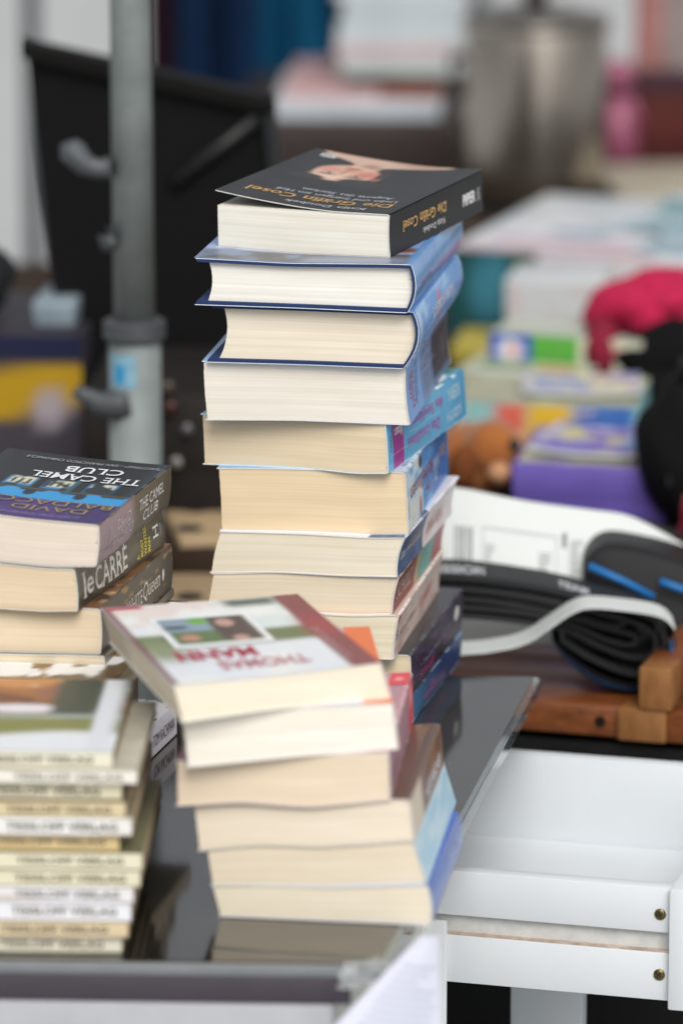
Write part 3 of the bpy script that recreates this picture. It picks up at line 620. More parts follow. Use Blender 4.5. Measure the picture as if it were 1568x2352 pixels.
l1.top_text('"EXCITING"—SAN FRANCISCO CHRONICLE', 0.16, 0.98, 0.153, 0.159, '#aeb2ba', serif=True, off=0.0006)
l1.spine_pic(0.0, 0.1715, 0, 1, lambda x, y: Canvas(x, y, '#8b7484').lay(ss(0.40, 0.52, x), '#37332f').noise('#7a6a70', 0.6, 0.8, 55, 5).lay(ss(0.46, 0.54, x), '#35312e').c, 40, 12)
l1.spine_text('THE CAMEL', 0.093, 0.152, 0.52, 0.78, '#e2e2e4', serif=True); l1.spine_text('CLUB', 0.104, 0.140, 0.18, 0.44, '#e2e2e4', serif=True)
l1.spine_text('DAVID', 0.042, 0.074, 0.52, 0.76, '#c9b8c2', serif=True); l1.spine_text('BALDACCI', 0.034, 0.080, 0.20, 0.44, '#c9b8c2', serif=True)
l1.spine_text('#1 BESTSELLING AUTHOR', 0.018, 0.028, 0.25, 0.75, '#b6a4b2', rot=1)
l2.spine_pic(0.0, 0.1755, 0, 1, lambda x, y: Canvas(x, y, '#403c37').noise('#57503f', 0.5, 0.75, 56, 6).noise('#24211f', 0.6, 0.7, 57, 8).c, 60, 20)
l2.spine_text('le', 0.010, 0.030, 0.20, 0.80, '#dedbd6', serif=True, bold=0.01); l2.spine_text('CARRÉ', 0.034, 0.098, 0.14, 0.86, '#dedbd6', serif=True, bold=0.01)
l2.spine_text('A\nMOST\nWANTED\nMAN', 0.118, 0.146, 0.14, 0.86, '#d9c92a', rot=1, bold=0.02)
l2.spine_text('H', 0.152, 0.163, 0.36, 0.70, '#e6e6e4', rot=1, serif=True); l2.spine_text('HODDER', 0.166, 0.169, 0.36, 0.66, '#b9b9b6', rot=1)
l3.top_pic(0.0, 0.998, 0.0005, 0.1755, lambda x, y: Canvas(x, y, '#7a5230').noise('#3f2a1c', 0.5, 0.6, 58, 8).noise('#c4a27c', 0.66, 0.72, 59, 9).c, 50, 50)
l3.spine_pic(0.0, 0.1755, 0, 1, lambda x, y: Canvas(x, y, '#2f2c2a').noise('#8a6a3c', 0.66, 0.70, 60, 9).lay(1 - ss(0, .3, x), '#3c3129').c, 90, 30)
l3.spine_text('WHITE', 0.058, 0.098, 0.30, 0.62, '#c9c4bc', serif=True); l3.spine_text('Queen', 0.100, 0.142, 0.26, 0.70, '#d5cfc6', serif=True, shear=0.2); l3.spine_text('the', 0.064, 0.076, 0.66, 0.80, '#b09a78', serif=True, shear=0.2)
l3.spine_text('PHILIPPA GREGORY', 0.012, 0.050, 0.36, 0.58, '#9a7b4c', serif=True); l3.spine_pic(0.146, 0.154, 0.35, 0.65, lambda x, y: Canvas(x, y, '#2f2c2a').ell(0.5, 0.5, 0.3, 0.45, '#d9d6d0', 0.2).c, 8, 8, off=0.0003)
l5.top_pic(0.0, 0.998, 0.0, 0.20, lambda x, y: Canvas(x, y, '#6b5a40').noise('#f0f0ee', 0.45, 0.55, 61, 7).noise('#8a6a34', 0.6, 0.7, 62, 9).c, 60, 60)
# the lower books of the left stack rest on the glass
z5 = lambda x: lb[4](x); T0 = 0.7735
lin = lambda a, b: (lambda w_: a + (b - a) * w_)
x_t = -0.1085; ds = math.sin(R(14)) * 0.196
mid = lambda x: T0 + (lb[4](x) - T0) * 0.5
l7 = Book('paperback', 'white spined paperback lying on the glass at the foot of the left stack', GL, (x_t - ds, -0.185), 14, lin(-0.128, -0.128), lin(0, 0), 0.196, flat(TOP), flat(T0), (.85, .82, .76), cover_mat('cover_cool_white', '#e4e2ee', '#dcdaea', 8), y0=-0.18, rows=16)
Book('paperback', 'hidden brown paperback in the left stack above the white spined one', GL, (x_t - ds - 0.014, -0.185), 12, lin(-0.115, -0.115), lin(0, 0), 0.178, flat(T0), mid, (.8, .7, .54), cover_mat('cover_walnut', '#4b3b31', '#382d27', 12), y0=-0.18, rows=16)
Book('paperback', 'dark grey green paperback in the left stack under the snowy landscape cover', GL, (x_t - ds - 0.012, -0.190), 13, lin(-0.115, -0.115), lin(0, 0), 0.178, mid, lb[4], (.8, .7, .54), cover_mat('cover_grey_green', '#454a46', '#333835', 12), y0=-0.18, rows=16)
l7.spine_text('TOM RACHMAN', 0.140, 0.190, 0.26, 0.62, '#2c2a33'); l7.spine_text('SCEPTRE', 0.132, 0.1345, 0.15, 0.75, '#3a3842', rot=1); l7.spine_text('S', 0.122, 0.130, 0.3, 0.7, '#1c1b20', rot=1, bold=0.02); l7.spine_text('THE IMPERFECTIONISTS', 0.02, 0.116, 0.26, 0.62, '#d0593c')
l7.top_pic(0.7, 0.998, 0.12, 0.1955, lambda x, y: Canvas(x, y, '#e6e4ec').noise('#1d1d22', 0.62, 0.66, 66, 10).c, 40, 40)

for bk_, col_, sd_ in ((l1, '#6f6a66', 21), (l2, '#6f6a62', 22), (l3, '#625b52', 23), (f3, '#dcc6cc', 24)): bk_.wear(col_, sd_)

# ------------------------------------------------------------------ booklets with their spines to the viewer
GB = 'thin booklets stacked with their printed spines to the viewer'
rows_ = [(1724, 1760, 260, 246), (1760, 1790, 317, 317), (1790, 1832, 281, 262), (1832, 1868, 290, 300), (1868, 1910, 305, 302), (1912, 1950, 275, 276), (1951, 1988, 328, 316), (1988, 2026, 324, 322), (2027, 2062, 309, 308), (2063, 2107, 303, 302), (2107, 2144, 296, 280), (2145, 2190, 281, 270)]
looks = ['pale cream', 'white, jutting out furthest right near the top', 'yellowed cream', 'tan', 'clean white', 'honey yellow', 'cream, jutting out furthest right in the middle', 'ivory with large lettering', 'lilac white', 'cool white over a dark gap', 'buff', 'light ivory, resting on the glass']
cols = ['#e4e0cc', '#e9e7dc', '#ded6ba', '#d6c6a0', '#e9e8e6', '#dcc490', '#e2dcc2', '#dfdabf', '#e3e1e4', '#e6e7ec', '#d8c5a2', '#e6e3cf']
cc_ = ['#6a6a55', '#b9b4a4', '#6b5138', '#54452f', '#8a7f6a', '#7a5a34', '#6d6a52', '#514a3c', '#5a5560', '#4c5560', '#6b5538', '#5d5a48']
zs = []
for i, r_ in enumerate(rows_): zs.append(float(aty(100, r_[1], -0.447)[2]))
zs[-1] = TOP; ztop = float(aty(100, 1722, -0.447)[2])
for i, (y0_, y1_, xr_, xt_) in enumerate(rows_):
    z1 = ztop if i == 0 else zs[i - 1]; z0 = zs[i]
    xr = float(aty(xr_, y1_, -0.447)[0]); yy = -0.447 + (0.004 if xr_ < 285 else -0.001) + random.uniform(-.001, .001)
    L = 0.215; dep = (0.155, 0.148, 0.16, 0.152, 0.158, 0.15, 0.15, 0.157, 0.16, 0.152, 0.156, 0.16)[i]
    bk = Book('booklet', ('booklet %s, %s' % (('topmost of the spine out stack' if i == 0 else 'in the spine out stack'), looks[i])), GB, (xr - L, yy), 90 + 2.2, lin(-dep, -dep), lin(0.0, 0.0), L, flat(z0 + 0.0003), flat(z1 - 0.0003), (.44, .35, .25), M('booklet_cover_' + cc_[i].strip('#'), cc_[i], rough=0.4, var=0.25, scale=25), ct=0.0012, edge='#a8987c', y0=-0.45, rows=8)
    a1 = L - (xr - float(aty(xt_ - 30, y1_, -0.447)[0])) ; a1 = min(a1, L - 0.008)
    bk.spine_pic(0.0, L, 0.0, 1.0, lambda x, y, c_=cols[i], k_=i: Canvas(x, y, c_).noise('#b9a884', 0.62, 0.95, 200 + k_, 7).c, 40, 6)
    bk.spine_text('TESSLOFF VERLAG', a1 - random.uniform(0.059, 0.064), a1, 0.24 + random.uniform(-.04, .06), 0.74, ['#5a5a50', '#6b6557', '#4f4e48', '#6a5c46'][i % 4], serif=True, bold=0.02, off=0.0004)
    if i == 0:
        def was(x, y):   # x: fore edge to spine (far to near); y: along the booklet
            c = Canvas(x, y, '#4a5640'); c.rect(-0.1, 0.50, 0.0, 0.80, '#a5682f', 0.03); c.noise('#c98a4c', 0.5, 0.7, 70, 5); c.noise('#6b3d22', 0.55, 0.7, 71, 9); c.noise('#d9c7ae', 0.68, 0.75, 72, 11); c.ell(0.42, 0.72, 0.06, 0.12, '#e6e4ea', 0.3); c.ell(0.28, 0.6, 0.08, 0.12, '#6e3f26', 0.5); c.ell(0.2, 0.8, 0.08, 0.06, '#8d5a46', 0.4)
            c.rect(-0.05, 0.50, 0.80, 0.92, '#34402f', 0.02); c.rect(0.50, 0.56, 0.0, 1.0, '#9fb0a8', 0.02); c.rect(0.56, 0.80, 0.0, 1.0, '#80843f', 0.04); c.lay(ss(0.74, 0.82, x + 0.05 * np.sin(9 * y)), '#e6ebf0'); c.rect(-0.1, 1.0, 0.925, 0.985, '#dfe3ea', 0.01); return c.c
        bk.top_pic(0.0, 0.998, 0.0, L, was, 50, 60)
sm = lambda n, lab, x, y, deg, w_, l_, z1, pc, cv: Book('booklet', lab, None, (x, y), deg, lin(-w_, -w_), lin(0, 0), l_, flat(TOP), flat(z1), pc, cv, y0=y, rows=6)
p = atz(990, 1716, TOP); cb = sm('booklet', 'small blue and green comic booklet peeping out behind the front stack', float(p[0]) - 0.004, float(p[1]) - 0.17, 2, 0.135, 0.17, TOP + 0.0045, (.8, .8, .78), M('comic_blue', '#2b86c6', rough=0.3))
cb.top_pic(0.80, 0.998, 0.12, 0.169, lambda x, y: Canvas(x, y, '#2a8fd0').rect(0, 1, 0, 0.55, '#6fae96', 0.1).ell(0.55, 0.5, 0.28, 0.14, '#e9f2f6', 0.15).rect(0.1, 0.8, 0.05, 0.2, '#d8d23c', 0.05).ell(0.3, 0.15, 0.2, 0.1, '#1b2a33', 0.3).c, 30, 30)
# ------------------------------------------------------------------ white drawer cabinet
WH = M('white_lacquer', '#dadfe3', rough=0.42, var=0.035, scale=7, bump=0.02, bscale=300, detail=9)
WG = M('white_raw_edge', '#cfd0cd', rough=0.6, var=0.10, scale=120, bump=0.1, bscale=600)
pd = aty(1030, 2000, -0.12); DZ = float(pd[2]); cfr = frame(float(pd[0]), float(pd[1]), 15.5, DZ)
cab = empty('drawer_cabinet', (float(pd[0]) - 0.1, 0.0, 0), 'white drawer cabinet beside the glass table with one drawer pulled out', 'cabinet')
DW, DD, DH, TH = 0.144, 0.285, 0.0745, 0.012
# near side of the drawer with its runner groove
m = MB()
m.box(cfr, -0.15, DW, 0, TH, -0.0295, 0, 0.0006); m.box(cfr, -0.15, DW, 0, TH, -DH, -0.0430, 0.0006)
drawer = m.build('drawer', WH, cab, smooth=30)
MB().box(cfr, -0.15, DW - 0.0005, 0.0045, TH - 0.001, -0.0431, -0.0294).build('runner_groove', WG, drawer)
MB().box(cfr, -0.15, DW - 0.0005, 0.0008, 0.0044, -0.0429, -0.0416).build('dusty_lip', M('dusty_brown', '#b9a69a', rough=0.9, var=0.3, scale=120), drawer)
MB().box(cfr, -0.15, DW, DD - TH, DD, -DH, 0, 0.0006).build('far_side', WH, drawer, smooth=30)
MB().box(cfr, -0.15 - TH, -0.1503, 0.0, DD, -DH, 0, 0.0006).build('back_board', WH, drawer, smooth=30)
MB().box(cfr, -0.15, DW, TH + 0.0003, DD - TH - 0.0003, -0.066, -0.060, 0).build('drawer_bottom', WH, drawer)
MB().box(cfr, DW + 0.0004, DW + 0.0165, -0.006, DD + 0.006, -DH - 0.004, 0.0015, 0.0012).build('drawer_front', WH, drawer, smooth=30)
MB().tube([cfr(DW + 0.0165, 0.004, -0.02), cfr(DW + 0.036, 0.006, -0.022), cfr(DW + 0.040, 0.03, -0.022), cfr(DW + 0.040, 0.16, -0.022), cfr(DW + 0.036, 0.184, -0.022), cfr(DW + 0.0165, 0.186, -0.02)], 0.006, 12).build('handle', M('satin_metal', '#c9cbcd', rough=0.3, metal=0.9), drawer, smooth=40)
SCR = M('yellow_zinc_screw', '#8f7a3c', rough=0.35, metal=0.9, var=0.35, scale=400, col2='#5e5a48'); SCD = M('screw_recess', '#241f18', rough=0.7)
def screw(u, z, rot):
    m = MB(); r = 0.0038; n = 20
    ring = lambda rr, d: np.array([cfr(u + rr * math.cos(k), d, z + rr * math.sin(k)) for k in np.linspace(0, 2 * math.pi, n, endpoint=False)])
    m.quad_grid(np.stack([ring(r, 0.0002), ring(r * 0.96, -0.0006), ring(r * 0.6, -0.0011), ring(0.00005, -0.0012)], 1), wrap=True)
    o = m.build('screw', SCR, drawer, smooth=60); m2 = MB()
    for a in (0, 90):
        c, s_ = math.cos(R(rot + a)), math.sin(R(rot + a)); q = [(-.0021, -.0005), (.0021, -.0005), (.0021, .0005), (-.0021, .0005)]
        m2.poly([cfr(u + p * c - w_ * s_, -0.0013 - 0.00005 * (a > 0), z + p * s_ + w_ * c) for p, w_ in q], [(0, 1, 2, 3)])
    m2.build('screw_cross', SCD, drawer, fix=False)
screw(DW - 0.0064, -0.0175, 20); screw(DW - 0.0064, -0.0575, 55)
# carcass at the left, under the table
MB().box(cfr, -0.30, -0.0005 - TH, -0.0165, -0.0040, -0.60, -0.0215, 0.001).build('near_panel', M('cabinet_greenish_white', '#d4d8d2', rough=0.5, var=0.03), cab, smooth=30)
MB().box(cfr, -0.32, -0.17, 0.013, 0.30, -0.60, -0.006, 0.001).build('side_panel', WH, cab, smooth=30)
MB().box(cfr, -0.0180, -0.0004, -0.0046, -0.0003, -0.60, -0.0330, 0.001).build('corner_post', WH, cab, smooth=30)
m = MB().box(cfr, 0.003, 0.052, 0.16, 0.176, -0.60, -DH - 0.010, 0.001); leg_ = m.build('leg', WH, cab, smooth=30)
MB().tube([cfr(0.041, 0.1597, -0.105), cfr(0.041, 0.1590, -0.105)], 0.0016, 12).build('peg_hole', SCD, leg_)
MB().box(cfr, 0.006, 0.048, -0.02, 0.22, -DZ + 0.001, -0.601, 0.001).build('foot_board', WH, cab)

# ------------------------------------------------------------------ wooden crate bench behind
OAK = M('orange_oiled_wood', '#8a4f26', rough=0.42, var=0.3, scale=18, stretch=(1, 9, 9), bump=0.12, bscale=60, col2='#5a2f16', coat=0.15)
OAK2 = M('end_grain_wood', '#9a6a3a', rough=0.6, var=0.2, scale=60, stretch=(6, 1, 1), bump=0.15, bscale=200, col2='#7a4d26')
pb = aty(1219, 1609, 0.27); BZ = float(pb[2]); bfr = frame(float(pb[0]), 0.27, 17, BZ)
bench = empty('wooden_bench', (float(pb[0]) + 0.1, 0.4, 0), 'orange brown wooden slatted bench behind the white drawer', 'bench')
for k in range(6): MB().box(bfr, -0.16, 0.32, 0.0225 + k * 0.052, 0.0725 + k * 0.052, -0.016, -0.0015 - 0.0006 * (k % 2), 0.0015).build('plank', OAK, bench, smooth=30)
MB().box(bfr, -0.16, 0.0640, 0, 0.022, -0.0225, 0.0, 0.0018).build('front_board', OAK, bench, smooth=30)
MB().box(bfr, 0.0643, 0.1000, -0.004, 0.022, -0.0232, 0.0008, 0.0018).build('end_grain_block', OAK2, bench, smooth=30)
MB().box(bfr, 0.1003, 0.32, -0.003, 0.022, -0.0225, 0.0, 0.0018).build('front_board', OAK, bench, smooth=30)
MB().box(bfr, 0.0800, 0.104, -0.006, 0.0225, 0.0010, 0.0325, 0.002).build('corner_block', OAK2, bench, smooth=30)
rl = MB().box(bfr, 0.0800, 0.104, 0.0228, 0.34, 0.0030, 0.0325, 0.002); rl.build('side_rail', OAK, bench, smooth=30)
q = [bfr(0.051, -0.0006, -0.0115), bfr(0.051, 0.0002, -0.0115)]
MB().tube(q, 0.0042, 14).build('screw_head', M('dark_steel', '#3a3532', rough=0.4, metal=0.8), bench, smooth=40)
for u, v in ((-0.12, 0.05), (0.28, 0.05), (-0.12, 0.29), (0.28, 0.29)): MB().box(bfr, u - 0.02, u + 0.02, v - 0.02, v + 0.02, -BZ, -0.0165, 0.002).build('leg', OAK, bench)
BT = BZ
bx = empty('added_dark_box', (0.25, 0.45, 0), 'added black box for the shade under the wooden bench behind the white drawer', 'box')  # box added so the shaded space under the bench comes out dark
BLK = M('shade_black', '#0b0b0c', rough=0.6, var=0.2, spec=0.3)
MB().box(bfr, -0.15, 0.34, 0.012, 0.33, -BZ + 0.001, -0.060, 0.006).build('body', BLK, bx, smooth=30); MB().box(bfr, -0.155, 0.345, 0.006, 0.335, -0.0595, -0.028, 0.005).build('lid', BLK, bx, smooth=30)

# ------------------------------------------------------------------ folded bicycle tyres in a card sleeve
RUB = M('black_rubber', '#1d1e21', rough=0.55, var=0.15, scale=80, bump=0.15, bscale=500); BLU = M('blue_rubber_stripe', '#1a6fb4', rough=0.5)
CARD = M('white_card', '#d3d8d6', rough=0.55, var=0.03); INKC = ink('#50555a')
def X(px, py, Y): p = aty(px, py, Y); return (float(p[0]), float(p[2]))
def smooth_path(pts, n=60):
    pts = np.array(pts, float); t = np.r_[0, np.cumsum(np.linalg.norm(np.diff(pts, axis=0), axis=1))]; t /= t[-1]; out = []
    for s_ in np.linspace(0, 1, n):
        i = min(np.searchsorted(t, s_, side='right') - 1, len(pts) - 2); i = max(i, 0); u = (s_ - t[i]) / (t[i + 1] - t[i] + 1e-9)
        p0, p1, p2, p3 = pts[max(i - 1, 0)], pts[i], pts[i + 1], pts[min(i + 2, len(pts) - 1)]
        out.append(0.5 * (2 * p1 + (p2 - p0) * u + (2 * p0 - 5 * p1 + 4 * p2 - p3) * u * u + (3 * p1 - p0 - 3 * p2 + p3) * u ** 3))
    return np.array(out)
YT = 0.30
tyre = empty('folded_tyre', (0.15, YT, BT), 'folded black bicycle tyre with a blue stripe, its loop hanging over the wooden bench', 'bicycle tyre')
def band(name, px, mat, th, w0, w1, parent, n=70):
    return MB().ribbon(smooth_path([X(a, b, YT) for a, b in px], n), w0, w1, th).build(name, mat, parent, smooth=50)
band('tread_layer', [(960, 1318), (1060, 1318), (1180, 1332), (1290, 1352), (1380, 1378), (1450, 1395), (1505, 1420), (1524, 1465), (1515, 1515), (1475, 1540), (1420, 1530), (1350, 1500), (1290, 1462)], RUB, 0.0040, YT - 0.012, YT + 0.035, tyre)
band('tread_layer', [(960, 1345), (1060, 1345), (1180, 1358), (1290, 1378), (1370, 1400), (1440, 1418), (1490, 1440), (1505, 1470), (1490, 1500), (1440, 1500), (1370, 1475), (1300, 1440), (1200, 1422), (1060, 1408), (960, 1410)], RUB, 0.0036, YT - 0.010, YT + 0.033, tyre)
band('inner_layer', [(960, 1372), (1060, 1370), (1180, 1384), (1290, 1408), (1360, 1428), (1420, 1444), (1450, 1452), (1462, 1464), (1445, 1476), (1390, 1464), (1310, 1430), (1200, 1402), (1060, 1388)], RUB, 0.0034, YT - 0.008, YT + 0.03, tyre)
band('inner_layer', [(1330, 1412), (1400, 1432), (1432, 1428), (1425, 1412), (1390, 1402)], RUB, 0.003, YT - 0.006, YT + 0.03, tyre, 30)
# the outer casing bulges toward the viewer: a half round hose swept round the lower loop
loop = smooth_path([X(a, b, YT) for a, b in [(1275, 1460), (1325, 1502), (1385, 1536), (1445, 1552), (1495, 1540), (1522, 1505), (1530, 1455)]], 44)
def casing(r0, ph0, ph1, wy=0.021, n=9):
    d = np.gradient(loop, axis=0); d /= np.linalg.norm(d, axis=1)[:, None]; nr = np.stack([d[:, 1], -d[:, 0]], 1)
    env = np.sin(np.linspace(0.12, math.pi - 0.25, len(loop)))[:, None] ** 0.6
    return np.array([[(p[0] + q[0] * r0 * e[0] * math.cos(ph), YT + 0.008 + wy * math.sin(ph) * 1.0, p[1] + q[1] * r0 * e[0] * math.cos(ph)) for ph in np.linspace(ph0, ph1, n)] for p, q, e in zip(loop, nr, env)])
MB().quad_grid(casing(0.0125, -1.5, 1.5, 0.026, n=13)).build('outer_casing', RUB, tyre, smooth=True)
st = casing(0.0131, -1.22, -0.98, 0.0268, 4); MB().quad_grid(st).build('blue_stripe', BLU, tyre, smooth=True)
def onpath(px, w0, w1):
    P = smooth_path([X(a, b, YT) for a, b in px], 50)
    def f(x, y):
        i = min(max(x, 0), 0.999) * 49; k = int(i); u = i - k; a = P[k] * (1 - u) + P[min(k + 1, 49)] * u; return (a[0], w0 + (w1 - w0) * y, a[1] + 0.0026)
    return f
letters('tyre_lettering', 'MISSION', onpath([(985, 1318), (1040, 1318), (1112, 1323)], YT - 0.008, YT + 0.016), ink('#c9ccd0'), tyre, bold=0.03); letters('tyre_lettering', 'TEAM', onpath([(1282, 1350), (1315, 1358), (1352, 1369)], YT - 0.008, YT + 0.012), ink('#c9ccd0'), tyre, bold=0.03)
# second rolled tyre, behind and to the right
ty2 = empty('rolled_tyre', (0.2, YT + 0.05, BT), 'second black tyre with two blue stripes, rolled up behind the white card', 'bicycle tyre')
Y2 = YT + 0.10
dome = smooth_path([X(a, b, Y2 - 0.03) for a, b in [(1346, 1500), (1345, 1320), (1358, 1272), (1400, 1250), (1480, 1262), (1570, 1290), (1640, 1330), (1650, 1500)]], 40)
MB().ribbon(dome, Y2 - 0.035, Y2 + 0.06, 0.004, 4).build('outer_casing', RUB, ty2, smooth=50)
cap = np.array([[(p[0], Y2 - 0.034, p[1]), (p[0] * .6 + dome[20][0] * .4, Y2 - 0.040, p[1] * .5 + dome[0][1] * .5), (dome[20][0], Y2 - 0.041, dome[0][1] - 0.004)] for p in dome])
MB().quad_grid(cap).build('sidewall', RUB, ty2, smooth=True)
for a in ([(1352, 1300), (1430, 1335), (1500, 1372)], [(1515, 1335), (1560, 1352), (1600, 1365)]):
    P = [np.array((*X(u, v, Y2 - 0.047), 0)) for u, v in a]; MB().tube([(p[0], Y2 - 0.047, p[1]) for p in P], 0.0028, 8).build('blue_stripe', BLU, ty2, smooth=True)
# white card sleeve
card = empty('card_sleeve', (0.12, YT + 0.06, BT), 'white cardboard tyre sleeve with a barcode standing behind the black tyre', 'packaging')
NX, NZ = 30, 10
top_px = smooth_path([(985, 1120), (1060, 1122), (1200, 1150), (1360, 1172), (1440, 1184), (1520, 1222), (1600, 1270)], NX)
def cpt(x, y, off=0.0):
    i = x * (NX - 1); k = min(int(i), NX - 2); u = i - k; t = top_px[k] * (1 - u) + top_px[k + 1] * u
    a = np.array(aty(t[0], t[1], YT + 0.115)); b = np.array(aty(t[0] - 8, 1480, YT + 0.058))
    p = b + (a - b) * y; p[1] -= 0.012 * math.sin(math.pi * y) * 0.5 + off; return tuple(p)
F_ = np.array([[cpt(x, y) for y in np.linspace(0, 1, NZ)] for x in np.linspace(0, 1, NX)]); Bk = F_ + np.array((0, 0.0012, 0))
m = MB(); m.quad_grid(F_); m.quad_grid(Bk, flip=True); m.quad_grid(np.stack([F_[:, -1], Bk[:, -1]], 1)); m.quad_grid(np.stack([F_[0], Bk[0]], 1)); m.quad_grid(np.stack([F_[-1], Bk[-1]], 1))
cb_ = m.build('card_back', CARD, card, smooth=40)
def block(x0, x1, y0, y1): return lambda x, y: cpt(x0 + (x1 - x0) * x, 1 - (1 - y0 - (y1 - y0) * y) * 0.77, 0.0008)
def stripes(x0, x1, y0, y1, n, seed, name):
    m = MB(); r_ = random.Random(seed); f = block(x0, x1, y0, y1); x = 0
    while x < 1:
        w_ = r_.uniform(0.4, 1.6) / n; m.poly([f(x, 0), f(min(1, x + w_), 0), f(min(1, x + w_), 1), f(x, 1)], [(0, 1, 2, 3)]); x += w_ + r_.uniform(0.5, 1.5) / n
    m.build(name, INKC, cb_, fix=False)
stripes(0.10, 0.165, 0.28, 0.70, 10, 3, 'barcode')
def lines(x0, x1, y0, y1, n, seed, name):
    m = MB(); r_ = random.Random(seed); f = block(x0, x1, y0, y1)
    for k in range(n):
        a = k / n; e = r_.uniform(0.5, 1.0); m.poly([f(0, a), f(e, a), f(e, a + 0.4 / n), f(0, a + 0.4 / n)], [(0, 1, 2, 3)])
    m.build(name, ink('#8d9396'), cb_, fix=False)
lines(0.215, 0.25, 0.35, 0.60, 8, 4, 'small_print'); lines(0.26, 0.36, 0.30, 0.42, 4, 5, 'small_print'); lines(0.40, 0.45, 0.30, 0.58, 8, 6, 'small_print'); lines(0.505, 0.56, 0.28, 0.72, 14, 7, 'small_print')
for x0, x1, y0, y1 in ((0.205, 0.46, 0.715, 0.722), (0.205, 0.208, 0.28, 0.722), (0.458, 0.461, 0.28, 0.722)):
    f = block(x0, x1, y0, y1); MB().poly([f(0, 0), f(1, 0), f(1, 1), f(0, 1)], [(0, 1, 2, 3)]).build('table_rule', ink('#8d9396'), cb_, fix=False)
f = block(0.478, 0.492, 0.22, 0.76); MB().poly([f(0, 0), f(1, 0), f(1, 1), f(0, 1)], [(0, 1, 2, 3)]).build('dark_bar', ink('#3c4043'), cb_, fix=False)
letters('card_lettering', 'B', block(0.755, 0.79, 0.62, 0.84), ink('#2d3033'), cb_, bold=0.03); letters('card_lettering', 'O', block(0.86, 0.89, 0.48, 0.66), ink('#2d3033'), cb_, bold=0.03)
# the front flap of the sleeve runs under and over the tyre
fl = smooth_path([X(a, b, YT - 0.024) for a, b in [(1040, 1486), (1120, 1480), (1200, 1462), (1260, 1425), (1310, 1392), (1350, 1380), (1420, 1384), (1500, 1396), (1530, 1410), (1545, 1428)]], 50)
MB().ribbon(fl, YT - 0.046, YT - 0.012, 0.0010).build('front_flap', CARD, card, smooth=50)

# ------------------------------------------------------------------ rear sales table with the blurred goods
RZ = 0.73
WOODT = M('trestle_wood', '#3c3129', rough=0.85, spec=0.1, var=0.15, scale=14, stretch=(1, 8, 1))
rt = empty('trestle_table', (0.4, 1.2, 0), 'long trestle table behind, crowded with blurred toys and games', 'table')
MB().box(WORLD, -0.36, 1.0, 0.605, 1.86, RZ - 0.022, RZ, 0.002).build('table_top', WOODT, rt, smooth=30)
for lx in (-0.3, 0.95):
    for ly in (0.66, 1.78): MB().box(WORLD, lx - 0.025, lx + 0.025, ly - 0.025, ly + 0.025, 0, RZ - 0.0225).build('leg', WOODT, rt)
ft_ = empty('far_table', (0.5, 2.6, 0), 'far dark brown table carrying the upright books and the pale pile', 'table')
MB().box(WORLD, -0.12, 1.1, 1.9, 3.3, RZ - 0.02, RZ - 0.0005, 0.002).build('table_top', M('dark_brown_table', '#3a322c', rough=0.8, spec=0.15, var=0.2, scale=10), ft_, smooth=30)
for lx in (-0.06, 1.04):
    for ly in (1.96, 3.2): MB().box(WORLD, lx - 0.03, lx + 0.03, ly - 0.03, ly + 0.03, 0, RZ - 0.0205).build('leg', M('dark_brown_table', '#4a4039'), ft_)

def simple_box(name, label, cat, x, y, deg, w_, d, z0, h, mat, prints=(), group=None, bev=0.002):
    """a carton: tray, lid and flat prints on lid ('t') or near side ('n')"""
    f = frame(x, y, deg, z0); t = empty(name, f(w_ / 2, d / 2, 0), label, cat, group)
    lid_h = h * 0.62
    MB().box(f, 0.001, w_ - 0.001, 0.001, d - 0.001, 0.0003, h - 0.002, bev).build('tray', mat, t, smooth=30)
    lid = MB().box(f, 0, w_, 0, d, h - lid_h, h, bev).build('lid', mat, t, smooth=30)
    for face, a0, a1, c0, c1, fn in prints:
        if face == 't': pl = lambda u, v, a0=a0, a1=a1, c0=c0, c1=c1: f(w_ * (a0 + (a1 - a0) * u), d * (c0 + (c1 - c0) * v), h + 0.0004)
        else: pl = lambda u, v, a0=a0, a1=a1, c0=c0, c1=c1: f(w_ * (a0 + (a1 - a0) * u), -0.0004, h - lid_h + lid_h * (c0 + (c1 - c0) * v))
        picture('lid_print', pl, fn, lid, 20, 12)
    return t
def plain(c): return lambda x, y: Canvas(x, y, c).c
G_ = 'blurred game boxes on the trestle table'
# purple boxes
simple_box('game_box', 'purple game box with a yellow and pale top, nearest on the trestle table', 'game box', 0.136, 0.715, 10, 0.125, 0.15, RZ, 0.045, M('purple_card', '#6a5aae', rough=0.4, var=0.12, scale=20), [('t', 0.03, 0.97, 0.03, 0.5, lambda x, y: Canvas(x, y, '#b7b49a').noise('#8f88b8', 0.5, 0.7, 80, 4).ell(0.9, 0.6, 0.12, 0.5, '#4f96d6', 0.3).c), ('t', 0.03, 0.97, 0.5, 0.98, lambda x, y: Canvas(x, y, '#6e63ba').noise('#9a93c8', 0.5, 0.7, 81, 4).c)], G_)
simple_box('game_box', 'box with red, yellow and blue fields on its side, behind the purple one', 'game box', 0.095, 0.885, 9, 0.15, 0.12, RZ, 0.060, M('sky_card', '#8ec3c8', rough=0.4, var=0.1), [('n', 0.0, 1.0, 0.0, 1.0, lambda x, y: Canvas(x, y, '#93c4c4').rect(0.22, 0.40, 0, 1, '#dc6a58', 0.05).rect(0.40, 0.66, 0, 1, '#e2b832', 0.05).rect(0.66, 1, 0, 1, '#3f6fb4', 0.05).noise('#e6c3b0', 0.62, 0.8, 82, 6).c), ('t', 0, 1, 0, 1, lambda x, y: Canvas(x, y, '#a9a88c').noise('#c4cfae', 0.5, 0.7, 83, 4).c)], G_)
